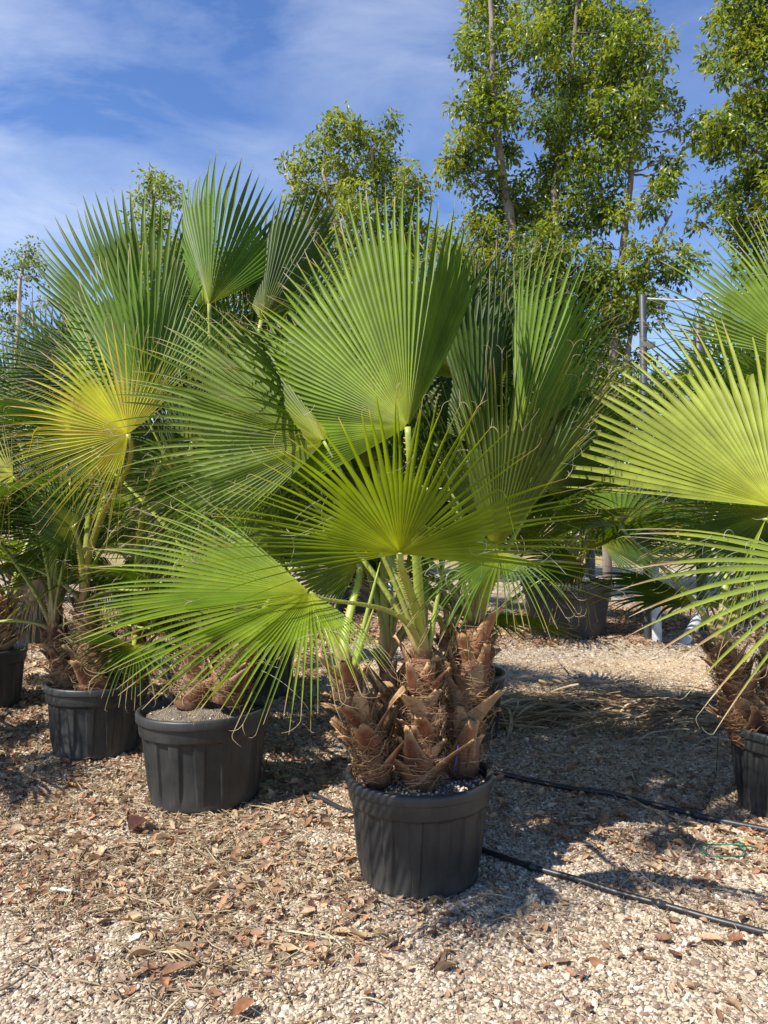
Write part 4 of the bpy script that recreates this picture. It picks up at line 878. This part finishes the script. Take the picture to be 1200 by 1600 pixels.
# ---- irrigation hoses
def hose(name, label, pix, r=.0105, col=(.022, .022, .024), cat='hose', z=None):
    pts = [ground(x, y) for x, y in pix]; fine = []
    for i in range(len(pts) - 1):
        p0, p1, p2, p3 = pts[max(0, i - 1)], pts[i], pts[i + 1], pts[min(len(pts) - 1, i + 2)]
        for k in range(8):
            t = k / 8; fine.append(.5 * ((2 * p1) + (p2 - p0) * t + (2 * p0 - 5 * p1 + 4 * p2 - p3) * t * t + (3 * p1 - p0 - 3 * p2 + p3) * t ** 3))
    fine.append(pts[-1])
    for p in fine: p.z = gz(p.x, p.y) + r + .006
    b = MB(); b.tube(fine, r, 12, np.array([np.array(col) * (1 + 1.6 * max(0, mnoise.noise(p * 3))) for p in fine])); o = b.build(name, M_hose, origin=tuple(fine[0])); tag(o, label, cat)
    for i in range(5, len(fine) - 4, 22):
        q = fine[i]; d = (fine[i + 1] - q).normalized(); jb = MB(); jb.tube([q - d * .028, q - d * .026, q - d * .010, q - d * .009, q + d * .009, q + d * .010, q + d * .026, q + d * .028], [r * 1.05, r * 1.22, r * 1.22, r * 1.4, r * 1.4, r * 1.22, r * 1.22, r * 1.05], 12, (.03, .03, .032)); j = jb.build('hose_joint', M_hose, o, origin=tuple(q))
    return o
hose('irrigation_hose', 'black hose running from behind the centre pot to the lower right', [(476, 1243), (505, 1256), (548, 1276), (600, 1298), (680, 1318), (750, 1334), (820, 1358), (900, 1381), (960, 1400), (1040, 1422), (1120, 1446), (1215, 1472), (1320, 1502)], .0125)
hose('irrigation_hose', 'black hose crossing the shade behind the centre pot towards the right pot', [(640, 1190), (770, 1212), (830, 1225), (900, 1240), (960, 1247), (1020, 1262), (1080, 1276), (1140, 1289), (1215, 1304), (1320, 1325)], .015)
b = MB(); q = [at(1123, 1110, 4.6), at(1122, 1160, 4.55), at(1119, 1210, 4.4), at(1110, 1240, 4.25), ground(1101, 1268)]; b.tube(q, .0022, 6, (.02, .02, .02)); b.tube([q[0], at(1160, 1105, 4.4), at(1172, 1150, 4.05)], .0022, 6, (.02, .02, .02))
tag(b.build('drip_tube', M_hose, origin=tuple(q[0])), 'thin black drip tube hanging from the right pot to the hose', 'drip tube')
b = MB(); q = [at(222, 1108, 4.22), at(221, 1140, 4.22), at(221, 1180, 4.25), ground(220, 1225)]; b.tube(q, .0022, 6, (.02, .02, .02)); tag(b.build('drip_tube', M_hose, origin=tuple(q[0])), 'thin black drip tube at the left side of the soil-topped pot', 'drip tube')
b = MB(); q = [at(770, 1192, 3.34), at(764, 1165, 3.4), at(752, 1150, 3.42), at(735, 1162, 3.36), at(728, 1200, 3.3)]; b.tube(q, .0025, 6, (.02, .02, .022)); tag(b.build('drip_tube', M_hose, origin=tuple(q[0])), 'thin black drip tube looping over the rim of the centre pot', 'drip tube')
b = MB(); q = [at(716, 1165, 3.22), at(713, 1185, 3.2), at(710, 1205, 3.2)]; b.tube(q, .004, 6, (.01, .025, .13)); tag(b.build('blue_tie', M_hose, origin=tuple(q[0])), 'small blue strap among the centre palm stems', 'strap')
# green loop of twine
b = MB(); c = ground(1130, 1336); q = []
for k in range(25):
    a = k / 24 * 6.6; q.append(c + Vector((.095 * math.cos(a), .07 * math.sin(a) , .022 + .006 * math.sin(3 * a))))
q += [c + Vector((.13, .03, .03)), c + Vector((.17, .02, .02))]
b.tube(q, .0035, 6, (.01, .13, .06)); b.tube([c + Vector((.07, .04, .03)), c + Vector((.10, .0, .045)), c + Vector((.12, .05, .03)), c + Vector((.08, .06, .035))], .0035, 6, (.01, .13, .06)); tag(b.build('twine_loop', M_hose, origin=tuple(c)), 'green loop of twine lying on the gravel at the right', 'twine')
# ---- single pieces of litter that stand out
def big_leaf(px, py, L_, W_, rz, col, name, label, cat, curl=.5, lift=.02, seed=0):
    c = ground(px, py); r = random.Random(seed); b = MB(); n = 12; V = []; C = []
    for a in range(n + 1):
        t = a / n; w = math.sin(math.pi * min(1, t * .95 + .03)) ** .75 * W_ / 2
        for s in (-1, -.6, -.25, 0, .25, .6, 1):
            x, y = (t - .5) * L_, s * w; z = curl * abs(y) + .25 * L_ * (t - .5) ** 2 + lift + (.003 if s == 0 else 0) + .1 * L_ * t
            V.append((c.x + x * math.cos(rz) - y * math.sin(rz), c.y + x * math.sin(rz) + y * math.cos(rz), z + r.uniform(-.002, .002))); C.append(np.array(col) * r.uniform(.8, 1.2))
    Q = [(a * 7 + k, a * 7 + k + 1, a * 7 + k + 8, a * 7 + k + 7) for a in range(n) for k in range(6)]
    b.add(V, Q, None, C); o = b.build(name, M_dry, origin=tuple(c)); tag(o, label, cat)
big_leaf(216, 1303, .11, .10, 1.1, (.17, .075, .06), 'fallen_leaf', 'large dark reddish dry leaf on the gravel below the soil-topped pot', 'dry leaf', .9, .03, 1)
big_leaf(705, 1432, .085, .045, 2.3, (.42, .32, .26), 'fallen_leaf', 'pinkish dry leaf lying in front of the centre pot', 'dry leaf', .5, .02, 2)
big_leaf(380, 1590, .09, .05, .9, (.34, .16, .08), 'fallen_leaf', 'brown dry leaf at the bottom edge of the picture', 'dry leaf', .8, .02, 3)
big_leaf(272, 1530, .10, .045, .5, (.30, .17, .10), 'fallen_leaf', 'curled brown dry leaf beside the torn dry frond piece', 'dry leaf', .8, .02, 4)
big_leaf(1110, 1478, .08, .045, -.4, (.46, .32, .20), 'fallen_leaf', 'tan dry leaf below the hose at the lower right', 'dry leaf', .6, .02, 5)
big_leaf(1150, 1228+250, .07, .04, .4, (.32, .15, .08), 'fallen_leaf', 'reddish dry leaf near the lower right corner', 'dry leaf', .6, .02, 6)
def stick(pix, r, col, name, label, cat, z=.02):
    pts = [ground(x, y) for x, y in pix]
    for p in pts: p.z = gz(p.x, p.y) + z
    b = MB(); b.tube(pts, [r] * (len(pts) - 1) + [r * .5], 6, col); tag(b.build(name, M_boot, origin=tuple(pts[0])), label, cat)
stick([(80, 1396), (100, 1399), (124, 1402)], .006, (.62, .60, .56), 'stick', 'short whitish stick at the left front', 'stick')
stick([(640, 1404), (668, 1409), (695, 1416)], .003, (.62, .52, .36), 'stick', 'thin pale twig at the foot of the centre pot', 'stick')
stick([(-10, 1560), (20, 1546), (45, 1530)], .006, (.30, .22, .16), 'stick', 'brown stick in the lower left corner', 'stick')
stick([(978, 1252), (1010, 1270), (1060, 1288), (1095, 1296)], .007, (.34, .25, .16), 'stick', 'dry brown stalk lying against the rear hose', 'stick', .03)
stick([(868, 1038), (878, 1050), (884, 1060)], .010, (.38, .28, .20), 'stick', 'upright broken stalk at the edge of the shade', 'stick', .08)
stick([(450, 1462), (500, 1470), (540, 1478)], .004, (.5, .42, .3), 'stick', 'long thin pale twig left of the centre pot', 'stick')
# torn dry frond piece
b = MB(); c = ground(262, 1505)
for k, (a, l_) in enumerate([(-.55, .13), (-.40, .15), (-.25, .12), (-.75, .10)]):
    p = [c + Vector((-.03, .035, .02)), c + Vector((-.03 + math.cos(a) * l_ * .5, .035 + math.sin(a) * l_ * .5, .035)), c + Vector((-.03 + math.cos(a) * l_, .035 + math.sin(a) * l_, .02))]
    b.tube(p, [.004, .010, .006], 6, (.62, .50, .30), flat=.3)
tag(b.build('dry_frond_piece', M_dry, origin=tuple(c)), 'torn straw-coloured frond piece lying at the lower left', 'frond piece')
# fallen dead fronds on the ground behind the centre palm
dead = [(905, 1108, 170, .62, 'dead grey fan frond lying flat nearest the shade', .62), (1000, 1100, 200, .70, 'dead fan frond spread on the ground beside the lane', .7), (1085, 1112, 10, .55, 'dead brown fan frond lying by the right pot', .8),
        (840, 1100, 30, .55, 'dead fan frond just behind the centre palm', .7), (960, 1075, 350, .6, 'dead fan frond at the sunny edge of the lane', .8), (1050, 1138, 185, .6, 'dead frond with curled segments in front of the right pot', .7), (1130,1098,160,.6,'dead frond half under the right palm',.75), (870,1128,190,.5,'small dead frond in the shade behind the hose',.6)]
for i, (px, py, az, rd, lab, dr) in enumerate(dead):
    g = ground(px, py); g.z += .05; a = R(az)
    bb, mids, _ = blade(g, (math.cos(a), math.sin(a), .05), (.1, -.1, 1), rd, n=30, t0=-48, t1=48, foldL=4, foldR=4, split=.10, droop=.02, wavy=.035, curl=.03, side=.7, col=(.30, .22, .13), dry=dr, seed=800 + i, tipb=.3, broken=.10, pleat=.5)
    o = bb.build('dead_frond', M_dry, origin=tuple(g)); tag(o, lab, 'dead frond', 'dead fronds lying on the ground')
    st = MB(); st.tube([g, g - Vector((math.cos(a) * .3, math.sin(a) * .3, .0)), g - Vector((math.cos(a) * .65, math.sin(a) * .55, .02))], [.012, .014, .018], 8, (.34, .24, .14), flat=1.5); st.build('petiole', M_pet, o, origin=tuple(g))

def strip_src(i):
    r = random.Random(i * 11 + 4); b = MB(); n = 10; p = Vector((-.5, 0, 0)); a = 0; V = []; C = []; cv = r.uniform(-.12, .12); c = np.array([(.42, .32, .19), (.30, .21, .12), (.52, .42, .27), (.22, .14, .08)][i % 4])
    for k in range(n + 1):
        t = k / n; w = .022 * (1 - t) ** .6 + .002; dx, dy = math.cos(a), math.sin(a); z = .10 * math.sin(t * 3.1) * (i % 3) * .5 + r.uniform(-.006, .006)
        for s_, h in ((-1, .012), (0, 0), (1, .012)): V.append((p.x - dy * s_ * w, p.y + dx * s_ * w, z + h * (1 - t))); C.append(c * r.uniform(.85, 1.15))
        p += Vector((dx, dy, 0)) / n; a += cv + r.uniform(-.05, .05)
    b.add(V, [(k * 3 + j, k * 3 + j + 1, k * 3 + j + 4, k * 3 + j + 3) for k in range(n) for j in (0, 1)], None, C); return b.mesh('dry_strip', M_dry)
def strips():
    P = []; A = []
    for cx, cy, az, n, sp in [(1.45, 6.0, 2.9, 90, .55), (2.1, 5.9, 3.3, 90, .5), (1.0, 5.75, .5, 50, .35), (2.6, 6.1, 3.0, 70, .5), (1.7, 5.5, 3.2, 50, .6), (2.4, 5.55, .2, 40, .5), (.55, 5.6, .9, 24, .3)]:
        for _ in range(n): P.append((cx + rng.normal(0, sp * .75), cy + rng.normal(0, .17))); A.append(az + rng.normal(0, .45))
    P = np.array(P); n = len(P); z = GZV(P[:, 0], P[:, 1]) + .015 + rng.uniform(0, .05, n); s = rng.uniform(.25, .65, n)
    scatter('dry_frond_strips', 'torn dry frond strips heaped in the shade behind the centre palm', 'dry strips', [strip_src(i) for i in range(8)], np.column_stack([P, z]), np.stack([rng.normal(0, .25, n), rng.normal(0, .12, n), np.array(A)], 1), np.repeat(s[:, None], 3, 1))
strips()
